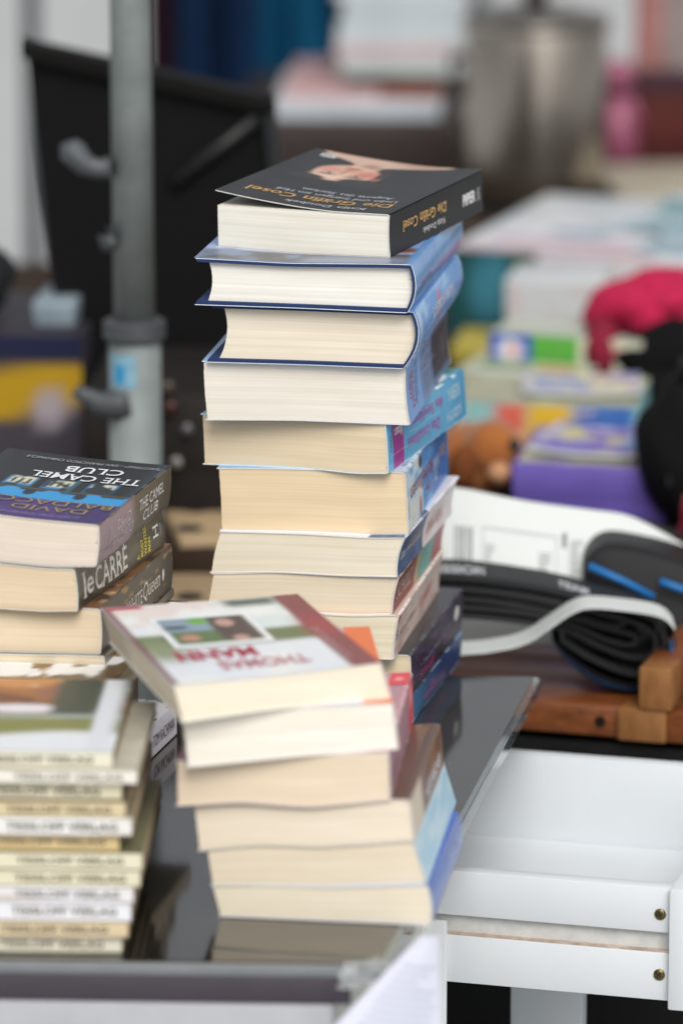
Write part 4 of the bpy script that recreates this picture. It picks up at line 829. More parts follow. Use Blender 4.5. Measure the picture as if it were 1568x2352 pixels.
simple_box('game_box', 'long box with a blue end, green middle and white right part', 'game box', 0.128, 1.06, 18, 0.136, 0.07, RZ + 0.038, 0.046, M('pale_card', '#c9ccc0', rough=0.4, var=0.08), [('n', 0.0, 0.28, 0.0, 1.0, lambda x, y: Canvas(x, y, '#2c55b8').ell(0.5, 0.5, 0.32, 0.36, '#dfe4ee', 0.25).ell(0.55, 0.5, 0.14, 0.2, '#e2a49a', 0.5).c), ('n', 0.28, 0.58, 0.0, 1.0, plain('#5fae48')), ('n', 0.58, 1.0, 0.0, 1.0, lambda x, y: Canvas(x, y, '#cfd3bc').ell(0.45, 0.6, 0.3, 0.25, '#d8a394', 0.6).c), ('t', 0, 1, 0, 1, plain('#bcc2b4'))], G_)
simple_box('game_box', 'olive and grey box lying under the long blue and green one', 'game box', 0.085, 1.05, 14, 0.185, 0.16, RZ, 0.0375, M('olive_card', '#9a9a6e', rough=0.5, var=0.2, scale=12), [('t', 0, 1, 0, 1, plain('#a8a783'))], G_)
simple_box('game_box', 'white box with pale printing standing before the big teal topped box', 'game box', 0.150, 1.335, 10, 0.09, 0.09, RZ + 0.018, 0.062, M('white_card_box', '#c4c8ca', rough=0.4, var=0.06), [('n', 0.05, 0.95, 0.05, 0.95, lambda x, y: Canvas(x, y, '#c9cdd0').noise('#cbaaa8', 0.55, 0.8, 84, 4).c)], G_)
simple_box('game_box', 'low yellowish box under the white one', 'game box', 0.10, 1.325, 8, 0.20, 0.105, RZ, 0.0175, M('yellow_card', '#b9a94a', rough=0.5, var=0.2, scale=14), [], G_)
simple_box('game_box', 'big flat white box with teal picture on top and dark green side', 'game box', 0.100, 1.47, 19, 0.40, 0.33, RZ, 0.085, M('white_lid', '#d5dade', rough=0.35, var=0.04), [('n', 0.0, 0.22, -0.55, 1.0, lambda x, y: Canvas(x, y, '#1f4a4c').ell(0.55, 0.55, 0.3, 0.4, '#3f7f92', 0.5).rect(0.7, 1.0, 0.4, 1, '#1f4a2c', 0.08).c), ('n', 0.22, 1.0, 0.0, 1.0, plain('#c7c2c8')), ('t', 0.25, 0.95, 0.10, 0.40, plain('#86a2b0')), ('t', 0.42, 0.97, 0.45, 0.85, plain('#6a9aa4')), ('t', 0.02, 0.5, 0.01, 0.08, plain('#c79aa6'))], G_)
GM = 'thin magazines spread over the boxes behind'
def magazine(label, x, y, deg, w_, l_, z, fn, roll=0.0):
    f = frame(x, y, deg, z); t = empty('magazine', f(w_ / 2, l_ / 2, 0), label, 'magazine', GM)
    g = lambda u, v, o: f(w_ * u, l_ * v, 0.0035 + o + roll * (u - 0.5) ** 2 * 4 + roll)
    U = np.linspace(0, 1, 9); T_ = np.array([[g(u, v, 0) for v in (0, 1)] for u in U]); B2 = T_ - (0, 0, 0.003)
    m = MB().quad_grid(T_); m.quad_grid(B2, flip=True)
    for a_, b_ in ((T_[:, 0], B2[:, 0]), (T_[:, 1], B2[:, 1]), (T_[0], B2[0]), (T_[-1], B2[-1])): m.quad_grid(np.stack([a_, b_], 1))
    pg = m.build('pages', M('magazine_paper', '#cfd4d6', rough=0.5, var=0.05), t, smooth=30)
    picture('cover_print', lambda u, v: g(0.01 + 0.98 * u, 0.01 + 0.98 * v, 0.0004), fn, pg, 24, 24); return t
ZB = RZ + 0.0855
magazine('pale blue grey magazine on the big white box, turned to the right', 0.235, 1.56, 38, 0.21, 0.15, ZB, lambda x, y: Canvas(x, y, '#c3d0d8').rect(0.1, 0.9, 0.15, 0.7, '#6f9aa6', 0.02).noise('#a9bcc6', 0.55, 0.7, 401, 5).c)
magazine('white and rose magazine on the near left corner of the big white box', 0.135, 1.50, 24, 0.15, 0.10, ZB, lambda x, y: Canvas(x, y, '#d5d7dc').rect(0.0, 1, 0.0, 0.22, '#c79aa8', 0.03).rect(0.3, 0.7, 0.4, 0.8, '#8fa6b6', 0.05).c)
magazine('teal magazine overlapping the pale blue grey one', 0.30, 1.60, 12, 0.16, 0.13, ZB + 0.0045, lambda x, y: Canvas(x, y, '#6c9aa2').rect(0.0, 1, 0.75, 1, '#d0dadf', 0.02).noise('#4d7f8a', 0.5, 0.7, 402, 5).c)
magazine('green and cream magazine on the olive box, in front of the long box', 0.100, 1.005, 20, 0.11, 0.046, RZ + 0.0605, lambda x, y: Canvas(x, y, '#b9bf9a').rect(0.1, 0.5, 0.2, 0.8, '#6f8f58', 0.05).rect(0.6, 0.9, 0.2, 0.7, '#c98a6c', 0.05).c)
magazine('lilac comic magazine lying on the red, yellow and blue box', 0.150, 0.895, 2, 0.10, 0.075, RZ + 0.0605, lambda x, y: Canvas(x, y, '#9d96c4').noise('#d6d2b0', 0.5, 0.6, 403, 5).noise('#5a8ac4', 0.62, 0.7, 404, 6).c, 0.002)
magazine('purple and yellow magazine curled on top of the purple box', 0.150, 0.735, 16, 0.105, 0.10, RZ + 0.0455, lambda x, y: Canvas(x, y, '#7468b8').noise('#c4bd84', 0.52, 0.62, 405, 5).noise('#b7b4d6', 0.6, 0.7, 406, 7).ell(0.8, 0.5, 0.15, 0.3, '#5b96d0', 0.4).c, 0.003)
# plush toy
fl_ = empty('plush_toy', (0.112, 0.80, RZ), 'orange brown plush animal with dark eye and pale muzzle beside the tall stack', 'plush toy')
PL = M('orange_plush', '#9a5a22', rough=0.95, var=0.15, scale=90, bump=0.5, bscale=500, sheen=0.4)
MB().ball((0.108, 0.79, RZ + 0.030), (0.040, 0.040, 0.032), 28, 18).build('body', PL, fl_, smooth=True)
MB().ball((0.122, 0.765, RZ + 0.047), (0.024, 0.024, 0.023), 24, 16).build('head', PL, fl_, smooth=True)
MB().ball((0.127, 0.738, RZ + 0.032), (0.0105, 0.011, 0.009), 16, 12).build('muzzle', M('pale_plush', '#b98a66', rough=0.95, var=0.1), fl_, smooth=True)
MB().ball((0.139, 0.748, RZ + 0.053), 0.0055, 12, 8).build('eye', M('dark_glass_eye', '#15161a', rough=0.1), fl_, smooth=True)
MB().ball((0.098, 0.745, RZ + 0.036), (0.011, 0.008, 0.018), 14, 10).build('floppy_ear', M('dark_orange_plush', '#6f3a12', rough=0.95, var=0.1), fl_, smooth=True)
# knitted things
PK = M('pink_knit', '#b01243', rough=0.95, var=0.15, scale=60, bump=0.6, bscale=300); BK = M('black_knit', '#08080a', rough=0.95, spec=0.2, var=0.2, scale=60, bump=0.6, bscale=300); CR = M('crimson_knit', '#7a0c2a', rough=0.95, var=0.15, bump=0.5, bscale=300)
simple_box('game_box', 'dark box under the black knitted heap', 'game box', 0.212, 0.985, 8, 0.20, 0.17, RZ, 0.030, M('charcoal_card', '#3c3e44', rough=0.5), [], G_)
def lumpy(seed, amp):
    r_ = np.random.default_rng(seed); K = r_.normal(0, 1, (5, 3)) * 2.6; ph = r_.random(5) * 6
    return lambda P: P * (1 + amp * sum(np.sin(P @ K[i] + ph[i]) for i in range(5))[..., None] / 2)
hp = empty('knitted_scarf', (0.31, 1.06, RZ + 0.03), 'black knitted scarf heaped on the dark box beside the black bag', 'scarf')
MB().ball((0.292, 1.06, RZ + 0.062), (0.075, 0.055, 0.034), 36, 22, lumpy(3, 0.10)).build('fold', BK, hp, smooth=True)
MB().ball((0.275, 1.03, RZ + 0.046), (0.050, 0.036, 0.018), 30, 18, lumpy(4, 0.10)).build('fold', BK, hp, smooth=True)
ht = empty('knitted_hat', (0.26, 1.08, RZ + 0.09), 'pink knitted hat with a crimson brim lying on the black scarf', 'hat')
MB().ball((0.250, 1.08, RZ + 0.104), (0.036, 0.040, 0.025), 30, 18, lumpy(5, 0.17)).build('crown', PK, ht, smooth=True)
MB().ball((0.292, 1.085, RZ + 0.109), (0.036, 0.040, 0.025), 30, 18, lumpy(6, 0.17)).build('crown_lobe', PK, ht, smooth=True)
MB().ball((0.224, 1.055, RZ + 0.070), (0.018, 0.030, 0.030), 26, 16, lumpy(7, 0.10)).build('brim', CR, ht, smooth=True)
# black bag at the right border
bag = empty('black_bag', (0.26, 0.72, RZ), 'soft black bag slumped on the trestle table right of the purple box', 'bag')
MB().ball((0.288, 0.70, RZ + 0.058), (0.056, 0.055, 0.066), 28, 18, lambda P: P * (1 + 0.05 * np.sin(7 * P[..., :1] + 5 * P[..., 2:])) ).build('body', M('black_cloth', '#060608', spec=0.25, rough=0.8, var=0.3, scale=30, bump=0.2, bscale=120), bag, smooth=True)
MB().tube([(0.265, 0.69, RZ + 0.11), (0.27, 0.68, RZ + 0.135), (0.30, 0.68, RZ + 0.14), (0.32, 0.69, RZ + 0.11)], 0.005, 10).build('strap', M('black_strap', '#17181b', rough=0.6), bag, smooth=True)
MB().box(frame(0.256, 0.653, 0, RZ + 0.04), 0, 0.03, 0, 0.004, 0, 0.012, 0.001).build('buckle', M('dull_buckle', '#4a4d55', rough=0.3, metal=0.7), bag)
red = empty('red_jacket', (0.28, 0.56, 0.70), 'folded red jacket on the side rail of the wooden bench', 'garment')
MB().ball((0.294, 0.48, BT + 0.075), (0.042, 0.05, 0.046), 24, 16, lambda P: P * (1 + 0.06 * np.sin(9 * P[..., 2:] + 3 * P[..., :1]))).build('body', M('red_nylon', '#a3121f', rough=0.45, var=0.2, scale=20), red, smooth=True)
MB().ball((0.285, 0.46, BT + 0.112), (0.026, 0.03, 0.014), 18, 12).build('collar', M('red_nylon', '#a3121f'), red, smooth=True)

# ------------------------------------------------------------------ far books and things
YU = 2.2
ux = float(aty(1228, 300, YU)[0])
urn = empty('steel_urn', (ux, YU, RZ), 'large rounded stainless steel urn with a lid on the far table', 'urn')
def steel(name, base, rough):
    m = bpy.data.materials.new(name); m.use_nodes = True; n = m.node_tree.nodes; b_ = n['Principled BSDF']
    b_.inputs['Base Color'].default_value = (*S(base), 1); b_.inputs['Metallic'].default_value = 1; b_.inputs['Roughness'].default_value = rough; b_.inputs['Anisotropic'].default_value = 0.92
    t_ = n.new('ShaderNodeTangent'); t_.direction_type = 'RADIAL'; t_.axis = 'Z'; b_.inputs['Anisotropic Rotation'].default_value = 0.25; m.node_tree.links.new(t_.outputs[0], b_.inputs['Tangent']); return m
ST = steel('turned_steel', '#b8b0a6', 0.17); STD = M('dark_bakelite', '#1d1b1a', rough=0.5)
def lathe(cx, cy, prof, n=48):
    return MB().quad_grid(np.array([[(cx + r_ * math.sin(k), cy - r_ * math.cos(k), z) for r_, z in prof] for k in np.linspace(0, 2 * math.pi, n, endpoint=False)]), wrap=True)
RU = 0.078
lathe(ux, YU, [(0.001, RZ), (RU * 0.92, RZ), (RU * 0.95, RZ + 0.012), (0.06, RZ + 0.0125)]).build('base', STD, urn, smooth=40)
lathe(ux, YU, [(0.06, RZ + 0.013), (RU * 0.88, RZ + 0.013), (RU * 0.97, RZ + 0.03), (RU, RZ + 0.05), (RU, RZ + 0.195), (RU * 0.985, RZ + 0.20), (0.05, RZ + 0.2)]).build('body', ST, urn, smooth=40)
lathe(ux, YU, [(0.05, RZ + 0.2005), (RU * 1.04, RZ + 0.2005), (RU * 1.05, RZ + 0.206), (RU * 0.98, RZ + 0.213), (RU * 0.5, RZ + 0.222), (0.001, RZ + 0.224)]).build('lid', ST, urn, smooth=40)
lathe(ux, YU, [(0.001, RZ + 0.2245), (0.012, RZ + 0.2245), (0.016, RZ + 0.236), (0.010, RZ + 0.246), (0.001, RZ + 0.247)], 20).build('lid_knob', STD, urn, smooth=40)
MB().tube([(ux - RU * 0.99, YU, RZ + 0.165), (ux - RU - 0.012, YU, RZ + 0.165), (ux - RU - 0.014, YU, RZ + 0.13), (ux - RU * 0.99, YU, RZ + 0.125)], 0.006, 10).build('handle', STD, urn, smooth=True)
def pile_book(name, label, x, y, deg, w_, l_, z0, h, col, pg='#d6cdbb', group='pale books and magazines piled on the far table'):
    f = frame(x, y, deg, z0); t = empty(name, f(w_ / 2, l_ / 2, 0), label, 'book', group); c = M('far_cover_' + col.strip('#'), col, rough=0.4, var=0.10, scale=10)
    MB().box(f, 0.003, w_ - 0.003, 0.003, l_ - 0.003, 0.0022, h - 0.0022).build('page_block', page_mat(S(pg)), t)
    m = MB().box(f, 0, w_, 0, l_, 0, 0.002); m.box(f, 0, w_, 0, l_, h - 0.002, h); m.box(f, 0, w_, 0, 0.0022, 0.0021, h - 0.0021); m.build('cover', c, t)
p0 = atz(640, 395, RZ); yb = float(p0[1])
def xat(px, py, Y): return float(aty(px, py, Y)[0])
z_ = RZ; xl = xat(628, 280, yb)
crate = simple_box('brown_box', 'dark brown box on the far table under the pale pile', 'box', xl - 0.0, yb, 0, xat(1048, 330, yb) - xl, 0.3, RZ, 0.062, M('dark_brown_card', '#3b312e', rough=0.6, var=0.12, scale=8), [])
z_ = RZ + 0.0625
for lab, c, h, dx0, dx1, dy in (('pale blue white book lying on the dark brown box', '#c3cbd3', 0.020, 0.0, 0.19, 0.0), ('pinkish book lying above the pale blue white one', '#c9a4a4', 0.012, 0.012, 0.12, 0.01), ('reddish brown book lying in the pale pile', '#8e5a4c', 0.012, 0.08, 0.19, 0.01)):
    pile_book('lying_book', lab, xl + dx0, yb + 0.005 + dy, 3, dx1 - dx0, 0.24, z_ if c != '#8e5a4c' else z_ - 0.0125, h, c); z_ += h + 0.0005
xl2 = xat(770, 180, yb + 0.02)
for lab, c, h in (('grey white book in the upper pale pile', '#b9c0bf', 0.022), ('rosy white book in the upper pale pile', '#c9b4b8', 0.014), ('white book near the top of the upper pale pile', '#c5ced2', 0.02), ('bluish white book on top of the upper pale pile', '#b9c3ca', 0.03), ('broad grey white book above the bluish one', '#c4cace', 0.03)):
    pile_book('lying_book', lab, xl2 + random.uniform(-.006, .012), yb + 0.025, 2, xat(1050, 150, yb) - xl2 - random.uniform(0, .01), 0.22, z_, h, c); z_ += h + 0.0005
# pink doll, dark red books, beige things to the right
pk = empty('pink_figure', (0.35, 2.45, RZ), 'small pink toy figure right of the upright books', 'toy'); px_ = float(atz(1415, 330, RZ)[0]) ; py_ = 2.45; px_ = xat(1418, 250, py_)
PKM = M('pink_plastic', '#93506a', rough=0.4, var=0.1)
MB().tube([(px_, py_, RZ), (px_, py_, RZ + 0.05), (px_, py_, RZ + 0.085)], [0.028, 0.022, 0.012], 16).build('dress', PKM, pk, smooth=True)
MB().ball((px_, py_, RZ + 0.108), (0.019, 0.019, 0.022), 16, 12).build('head', PKM, pk, smooth=True)
for s_ in (-1, 1): MB().tube([(px_ + 0.012 * s_, py_, RZ + 0.083), (px_ + 0.026 * s_, py_ - 0.008, RZ + 0.055)], [0.006, 0.005], 8).build('arm', PKM, pk, smooth=True)
pk.location = (px_, py_, RZ)
for ch in pk.children: ch.data.transform(__import__('mathutils').Matrix.Translation(Vector((0.35 - px_, 2.45 - py_, 0))))
xr_ = xat(1445, 300, 2.5); z_ = RZ
for lab, c, h in (('dark red book lying lowest at the far right', '#4a1c1a', 0.030), ('maroon book lying second at the far right', '#5a2420', 0.028), ('red brown book lying third at the far right', '#54231c', 0.024), ('dark plum book on the dark red ones at the far right', '#3c2230', 0.022)):
    pile_book('lying_book', lab, xr_ + random.uniform(0, .006), 2.5, 4, 0.17, 0.22, z_, h, c, '#6a4434', 'dark red books piled at the far right'); z_ += h + 0.0005
xs = xr_ - 0.05
for k, (lab, c) in enumerate((('salmon book standing on the far right pile', '#9a6a66'), ('grey rose book standing on the far right pile', '#8d7f7e'), ('dusty red book standing on the far right pile', '#86524f'), ('warm grey book standing on the far right pile', '#8c8580'))):
    f = frame(xr_ + 0.006 + 0.036 * k, 2.53, 4, z_); t = empty('standing_book', f(0.016, 0.07, 0), lab, 'book', 'books standing on the far right pile'); cm = M('far_cover_' + c.strip('#'), c, rough=0.5, var=0.12)
    m = MB().box(f, 0, 0.003, 0, 0.14, 0, 0.10); m.box(f, 0.031, 0.034, 0, 0.14, 0, 0.10); m.box(f, 0.0031, 0.0309, 0, 0.003, 0, 0.10); m.build('cover', cm, t); MB().box(f, 0.0035, 0.0305, 0.0035, 0.135, 0.003, 0.096).build('page_block', page_mat(S('#cfc4ac')), t)
pm_ = atz(1400, 470, RZ)
simple_box('flat_carton', 'flat beige carton at the far right on the far table edge', 'box', float(pm_[0]) + 0.012, float(pm_[1]) - 0.12, -8, 0.25, 0.24, RZ, 0.026, M('beige_card', '#a9a190', rough=0.6, var=0.1), [])

# ------------------------------------------------------------------ steel market pole
PY = 0.56; pxx = xat(309, 800, PY)
pole = empty('market_pole', (pxx, PY, 0), 'grey galvanised telescopic steel pole with a locking collar and blue sticker', 'pole')
GAL = M('galvanised_steel', '#8f9796', rough=0.6, metal=0.2, var=0.20, scale=22, col2='#747c7b', bump=0.1, bscale=150); GAL2 = M('cast_clamp', '#54585b', rough=0.6, metal=0.4, var=0.2)
zc = float(aty(309, 755, PY)[2])
pr0 = (xat(352, 400, PY) - xat(258, 400, PY)) / 2
MB().tube([(pxx, PY, zc), (pxx - 0.0008, PY, zc + 0.25), (pxx - 0.0016, PY, zc + 1.25)], pr0, 28).build('upper_tube', GAL, pole, smooth=True)
pr1 = (xat(372, 950, PY) - xat(252, 950, PY)) / 2
lower = MB().tube([(pxx, PY, 0.012), (pxx, PY, zc - 0.008)], pr1, 28).build('lower_tube', GAL, pole, smooth=True)
MB().tube([(pxx, PY, zc - 0.0079), (pxx, PY, zc - 0.006), (pxx, PY, zc + 0.006), (pxx, PY, zc + 0.008)], [pr1 * 1.1, pr1 * 1.2, pr1 * 1.2, pr1 * 1.05], 28).build('collar', GAL2, pole, smooth=40)
MB().box(WORLD, pxx - 0.09, pxx + 0.09, PY - 0.09, PY + 0.09, 0.0005, 0.0118, 0.002).build('base_plate', GAL2, pole)
sk = MB(); zz = float(aty(290, 840, PY)[2])
sk.quad_grid(np.array([[(pxx + (pr1 + 0.0003) * math.sin(a), PY - (pr1 + 0.0003) * math.cos(a), zz + h) for h in (-0.014, 0.012)] for a in np.linspace(-1.1, 0.1, 10)])); sk.build('sticker', M('pale_blue_sticker', '#7fa9bd', rough=0.5, var=0.2, scale=120), lower, smooth=True)
sk = MB(); sk.quad_grid(np.array([[(pxx + (pr1 + 0.0006) * math.sin(a), PY - (pr1 + 0.0006) * math.cos(a), zz + h) for h in (-0.010, 0.004)] for a in np.linspace(-0.75, -0.35, 6)])); sk.build('sticker_logo', M('cyan_logo', '#2a93c8', rough=0.5), lower, smooth=True)
def wing(pyc, pts, r_):
    P = [aty(a, b, PY - 0.012) for a, b in pts]; return MB().tube(P, r_, 12).build('wing_bolt', GAL2, pole, smooth=True)
wing(0, [(255, 385), (225, 388), (195, 378), (165, 345), (158, 325)], [0.009, 0.008, 0.009, 0.011, 0.007]); wing(0, [(300, 925), (265, 930), (225, 925), (190, 905), (172, 895)], [0.012, 0.012, 0.009, 0.006, 0.005]); wing(0, [(258, 530), (248, 545), (250, 575)], [0.006, 0.008, 0.005])

# ------------------------------------------------------------------ black panel and things round it
PB = M('matt_black', '#050506', spec=0.2, rough=0.7, var=0.3, scale=20); PB2 = M('black_brown_edge', '#070605', spec=0.2, rough=0.6, var=0.2)
YP = 0.95
def pp(px, py, dy=0.0): return np.array(aty(px, py, YP + dy))
pan = empty('leaning_screen', (-0.14, YP, 0.73), 'large flat black screen with a raised rim leaning behind the steel pole', 'screen')
c4 = [pp(48, 100), pp(628, 232), pp(690, 930), pp(150, 930)]
def quadslab(c, th, name, mat, parent):
    c = [np.array(q) for q in c]; b = [q + (0, th, 0) for q in c]
    return MB().poly(c + b, [(0, 1, 2, 3), (7, 6, 5, 4), (0, 4, 5, 1), (1, 5, 6, 2), (2, 6, 7, 3), (3, 7, 4, 0)]).build(name, mat, parent)
quadslab([c4[0] + (0.004, 0, -0.004), c4[1] + (-0.004, 0, -0.004), c4[2], c4[3]], 0.02, 'panel_face', PB, pan)
quadslab([pp(46, 96, -0.012), pp(632, 228, -0.012), pp(634, 262, -0.012), pp(48, 132, -0.012)], 0.035, 'top_rim', PB2, pan)
quadslab([pp(606, 264, -0.010), pp(634, 264, -0.010), pp(694, 930, -0.010), pp(664, 930, -0.010)], 0.03, 'side_rim', M('dark_grey_metal_rim', '#34373a', rough=0.4, metal=0.6), pan)
MB().tube([pp(590, 270, -0.006), pp(400, 420, -0.006)], 0.006, 8).build('strut', M('dark_bar', '#1a1a1b', rough=0.5), pan, smooth=True)
simple_box('dark_crate', 'dark brown crate on the trestle table below the black panel', 'crate', -0.205, 0.72, 3, 0.26, 0.20, RZ, 0.10, M('espresso_wood', '#17100d', rough=0.7, var=0.3, scale=12), [])
# small knobs standing in for round highlights and brown bits in the dark
for k, (a, b, r_, c, lab) in enumerate(((405, 1062, 0.0052, '#8d8984', 'shiny knob standing in for a round highlight low beside the pole'), (430, 985, 0.0048, '#6d6b70', 'dull knob standing in for a fainter highlight above the shiny one'), (392, 935, 0.006, '#4a2f2b', 'small reddish wooden knob beside the pole'), (385, 890, 0.006, '#4d453f', 'small brown grey knob, uppermost beside the pole'))):
    p = aty(a, b, 0.708); t = empty('knob', p, lab, 'knob', 'small knobs on the dark crate front')
    MB().tube([p + (0, 0.0085, 0), p + (0, 0.003, 0)], r_ * 0.5, 10).build('stem', M('dark_steel', '#3a3532'), t, smooth=40); MB().ball(p, (r_, r_ * 0.7, r_), 16, 10).build('cap', M('knob_' + c.strip('#'), c, rough=0.3, metal=0.4), t, smooth=True)
# pierced wooden board between the stacks
brd = empty('pierced_board', (-0.1, 0.5, 0.73), 'pale wooden boards with dark round holes lying behind the tall stack', 'wooden board')
PW = M('pale_worn_wood', '#b39a78', rough=0.7, var=0.18, scale=14, stretch=(1, 7, 7)); HO = M('dark_hole', '#15171c', rough=0.6)
for k, (Y, z0) in enumerate(((0.615, 0.0), (0.425, -0.024))):
    f = frame(-0.126, Y, -9, RZ + z0 - (0.0 if k == 0 else 0.0)); pl = MB().box(f, 0.0, 0.19, 0.0, 0.145 if k == 0 else 0.188, -0.022, 0.006, 0.003).build('plank', PW, brd, smooth=30)
    for i in range(4):
        for j in range(2): MB().tube([f(0.012 + i * 0.040 + j * 0.014, 0.038 + j * 0.065, 0.0062), f(0.012 + i * 0.040 + j * 0.014, 0.038 + j * 0.065, 0.0066)], 0.011, 14).build('hole', HO, pl)
for u in (-0.11, 0.04): MB().box(WORLD, u - 0.012, u + 0.012, 0.50, 0.53, 0.0, RZ - 0.047).build('support', PW, brd)
# yellow and navy carton at the left border
def cart(x, y):
    c = Canvas(x, y, '#46424b'); c.lay(ss(0.22, 0.30, y - 0.25 * (1 - x) * 0 - 0.45 * (x - 0.45) * (x > 0.45)), '#b8921a'); c.ell(0.88, 0.46, 0.07, 0.14, '#aaa0a8', 0.3); c.lay(ss(0.72, 0.78, y - 0.15 * (x - 0.7)), '#171c3c'); return c.c
simple_box('carton', 'navy, yellow and grey printed carton at the left border', 'carton', -0.44, 0.90, 4, 0.225, 0.2, RZ, 0.115, M('grey_violet_card', '#37343c', rough=0.55, var=0.1), [('n', 0.0, 1.0, -0.6, 1.0, cart)])
lc = aty(60, 690, 1.0)
simple_box('blue_grey_box', 'small pale blue grey box on the carton at the left border', 'box', float(lc[0]) + 0.01, 0.92, 6, 0.036, 0.08, RZ + 0.116, 0.022, M('blue_grey_card', '#8c9aa4', rough=0.5), [])
dk = empty('dark_cloth', (-0.36, 0.95, RZ + 0.12), 'dark cloth bundle on the carton at the left border', 'cloth')
MB().ball((-0.335, 0.96, RZ + 0.150), (0.062, 0.05, 0.035), 20, 14, lambda P: P * (1 + 0.08 * np.sin(6 * P[..., :1] + 4 * P[..., 2:]))).build('bundle', M('dark_navy_cloth', '#14171c', rough=0.9, var=0.3), dk, smooth=True)

# ------------------------------------------------------------------ garments hanging far behind
def garment(name, label, px0, px1, Y, zlo, zhi, mat, folds, amp, seed, extra=None):
    x0, x1 = xat(px0, 100, Y), xat(px1, 100, Y); t = empty(name, ((x0 + x1) / 2, Y, zlo), label, 'garment'); r_ = np.random.default_rng(seed); ph = r_.random(4) * 6
    xs_ = np.linspace(0, 1, 60); P = []
    for x in xs_:
        col_ = []
        for y in np.linspace(0, 1, 18):
            d = amp * (math.sin(folds * 6.28 * x + ph[0] + 1.2 * y) + 0.5 * math.sin(folds * 11 * x + ph[1] - 2 * y)) * (1 - 0.4 * y)
            col_.append((x0 + (x1 - x0) * (0.5 + (x - 0.5) * (1 - 0.06 * y)), Y + d, zlo + (zhi - zlo) * y))
        P.append(col_)
    P = np.array(P); Q = P + (0, 0.004, 0); m = MB().quad_grid(P); m.quad_grid(Q, flip=True); m.quad_grid(np.stack([P[:, 0], Q[:, 0]], 1)); m.build('skirt', mat, t, smooth=True)
    MB().tube([((x0 + x1) / 2 - 0.12, Y, zhi), ((x0 + x1) / 2, Y, zhi + 0.045), ((x0 + x1) / 2 + 0.12, Y, zhi)], 0.006, 8).build('hanger', GAL2, t, smooth=True)
    return t
YG = 3.2
garment('hanging_skirt', 'dark navy and petrol blue skirt hanging on the rail behind', 385, 600, YG, 0.62, 1.45, M('navy_cloth', '#04203f', spec=0.2, rough=0.9, var=0.2, scale=8), 2.2, 0.02, 3)
garment('hanging_skirt', 'petrol blue skirt hanging beside the navy one', 590, 752, YG + 0.03, 0.62, 1.45, M('petrol_cloth', '#034a6c', spec=0.2, rough=0.9, var=0.15, scale=8), 1.4, 0.02, 4)
garment('hanging_coat', 'black blue coat hanging at the right end of the rail', 742, 800, YG + 0.06, 0.62, 1.45, M('black_blue_cloth', '#04070f', spec=0.2, rough=0.85, var=0.2, scale=8), 1.2, 0.015, 5)
garment('hanging_dress', 'dark wine red dress hanging at the pole end of the rail', 335, 392, YG - 0.03, 0.64, 1.45, M('wine_cloth', '#2a0813', spec=0.2, rough=0.85, var=0.2, scale=8), 1.2, 0.012, 6)
rail_ = empty('clothes_rail', (-0.1, YG, 0), 'grey clothes rail from which the dark garments hang', 'clothes rail')
MB().tube([(-0.40, YG, 1.51), (0.18, YG + 0.06, 1.51)], 0.012, 12).build('cross_bar', GAL2, rail_, smooth=True)
for x, y in ((-0.40, YG), (0.18, YG + 0.06)):
    MB().tube([(x, y, 0.02), (x, y, 1.51)], 0.012, 12).build('upright_tube', GAL2, rail_, smooth=True); MB().tube([(x, y - 0.2, 0.014), (x, y + 0.2, 0.014)], 0.012, 12).build('foot', GAL2, rail_, smooth=True)

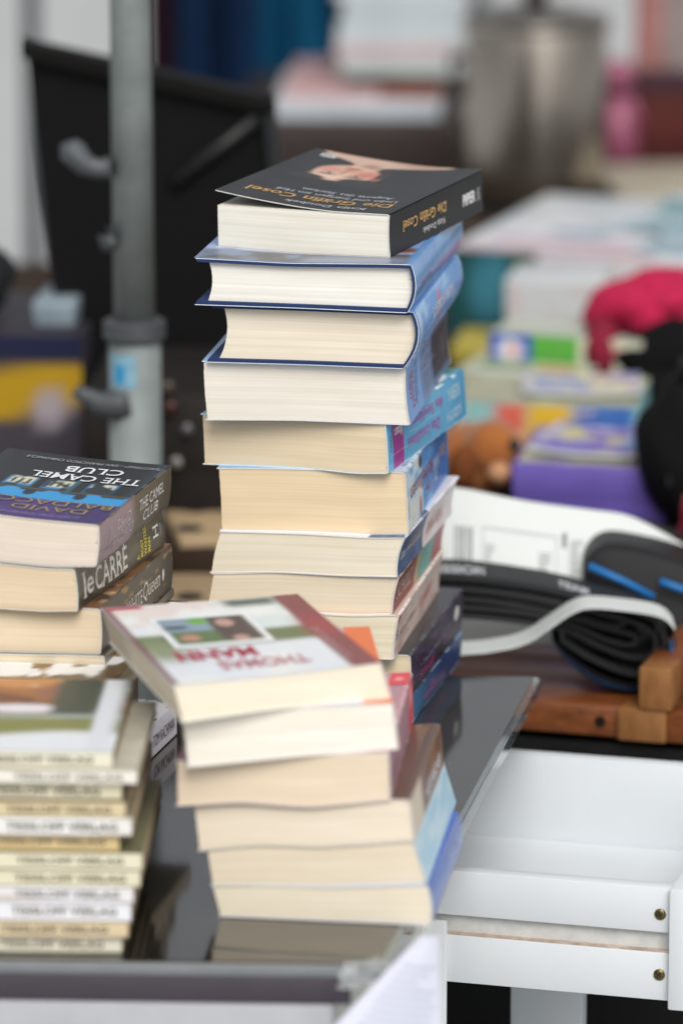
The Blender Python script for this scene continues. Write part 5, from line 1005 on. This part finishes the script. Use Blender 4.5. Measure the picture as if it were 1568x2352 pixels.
# ------------------------------------------------------------------ paper at the table corner
pr = empty('paper_sheet', (0.02, -0.48, 0.70), 'white paper sheet hanging at the near corner of the glass table', 'paper')
NXX = 14; P = []
for i, x in enumerate(np.linspace(0, 1, NXX)):
    row = []
    for y in np.linspace(0, 1, NXX):
        a = aty(965, 2150, -0.492); b = aty(760, 2365, -0.500); c = aty(1012, 2400, -0.492)
        lo = np.array(b) * (1 - x) + np.array(c) * x; hi = np.array(a) + np.array((0.010 * x, 0, 0)); p = lo * (1 - y) + hi * y; p[1] -= 0.006 * math.sin(3.1 * x) * (1 - y * 0.5); row.append(p)
    P.append(row)
P = np.array(P); m = MB().quad_grid(P); m.quad_grid(P + (0, 0.0006, 0), flip=True); m.quad_grid(np.stack([P[0], P[0] + (0, .0006, 0)], 1)); m.build('sheet', M('white_paper', '#d5d8e6', rough=0.7, var=0.02), pr, smooth=True)
pm2 = MB(); r_ = random.Random(5)
for k in range(9):
    y0_ = 0.10 + 0.075 * k; e = r_.uniform(0.45, 0.8)
    def pq(x, y):
        i, j = x * (NXX - 1), y * (NXX - 1); a_, b_ = min(int(i), NXX - 2), min(int(j), NXX - 2); u, v = i - a_, j - b_
        return (P[a_, b_] * (1 - u) * (1 - v) + P[a_ + 1, b_] * u * (1 - v) + P[a_, b_ + 1] * (1 - u) * v + P[a_ + 1, b_ + 1] * u * v) + (0, -0.0005, 0)
    xs_ = np.linspace(0.18, 0.18 + e, 8); pm2.quad_grid(np.array([[pq(x, y0_), pq(x, y0_ + 0.022)] for x in xs_]))
tag(pm2.build('printed_lines', ink('#bcc1d6'), pr, fix=False), kind='stuff')
cr_ = empty('plastic_wrap', (0.005, -0.474, GZ), 'crumpled bit of clear plastic film at the near corner of the glass table', 'plastic film')
P = np.array([[(B_[0] - 0.026 + 0.03 * x + 0.002 * rng.normal(), B_[1] - 0.006 - 0.002 * rng.random(), GZ - 0.012 + 0.017 * y + 0.0015 * rng.normal()) for y in np.linspace(0, 1, 7)] for x in np.linspace(0, 1, 9)])
fm = M('clear_film', '#e4e8ea', rough=0.2, var=0.05); fm.node_tree.nodes['Principled BSDF'].inputs['Alpha'].default_value = 0.22
m = MB().quad_grid(P); m.quad_grid(P + (0, 0.0007, 0), flip=True); m.build('film', fm, cr_)
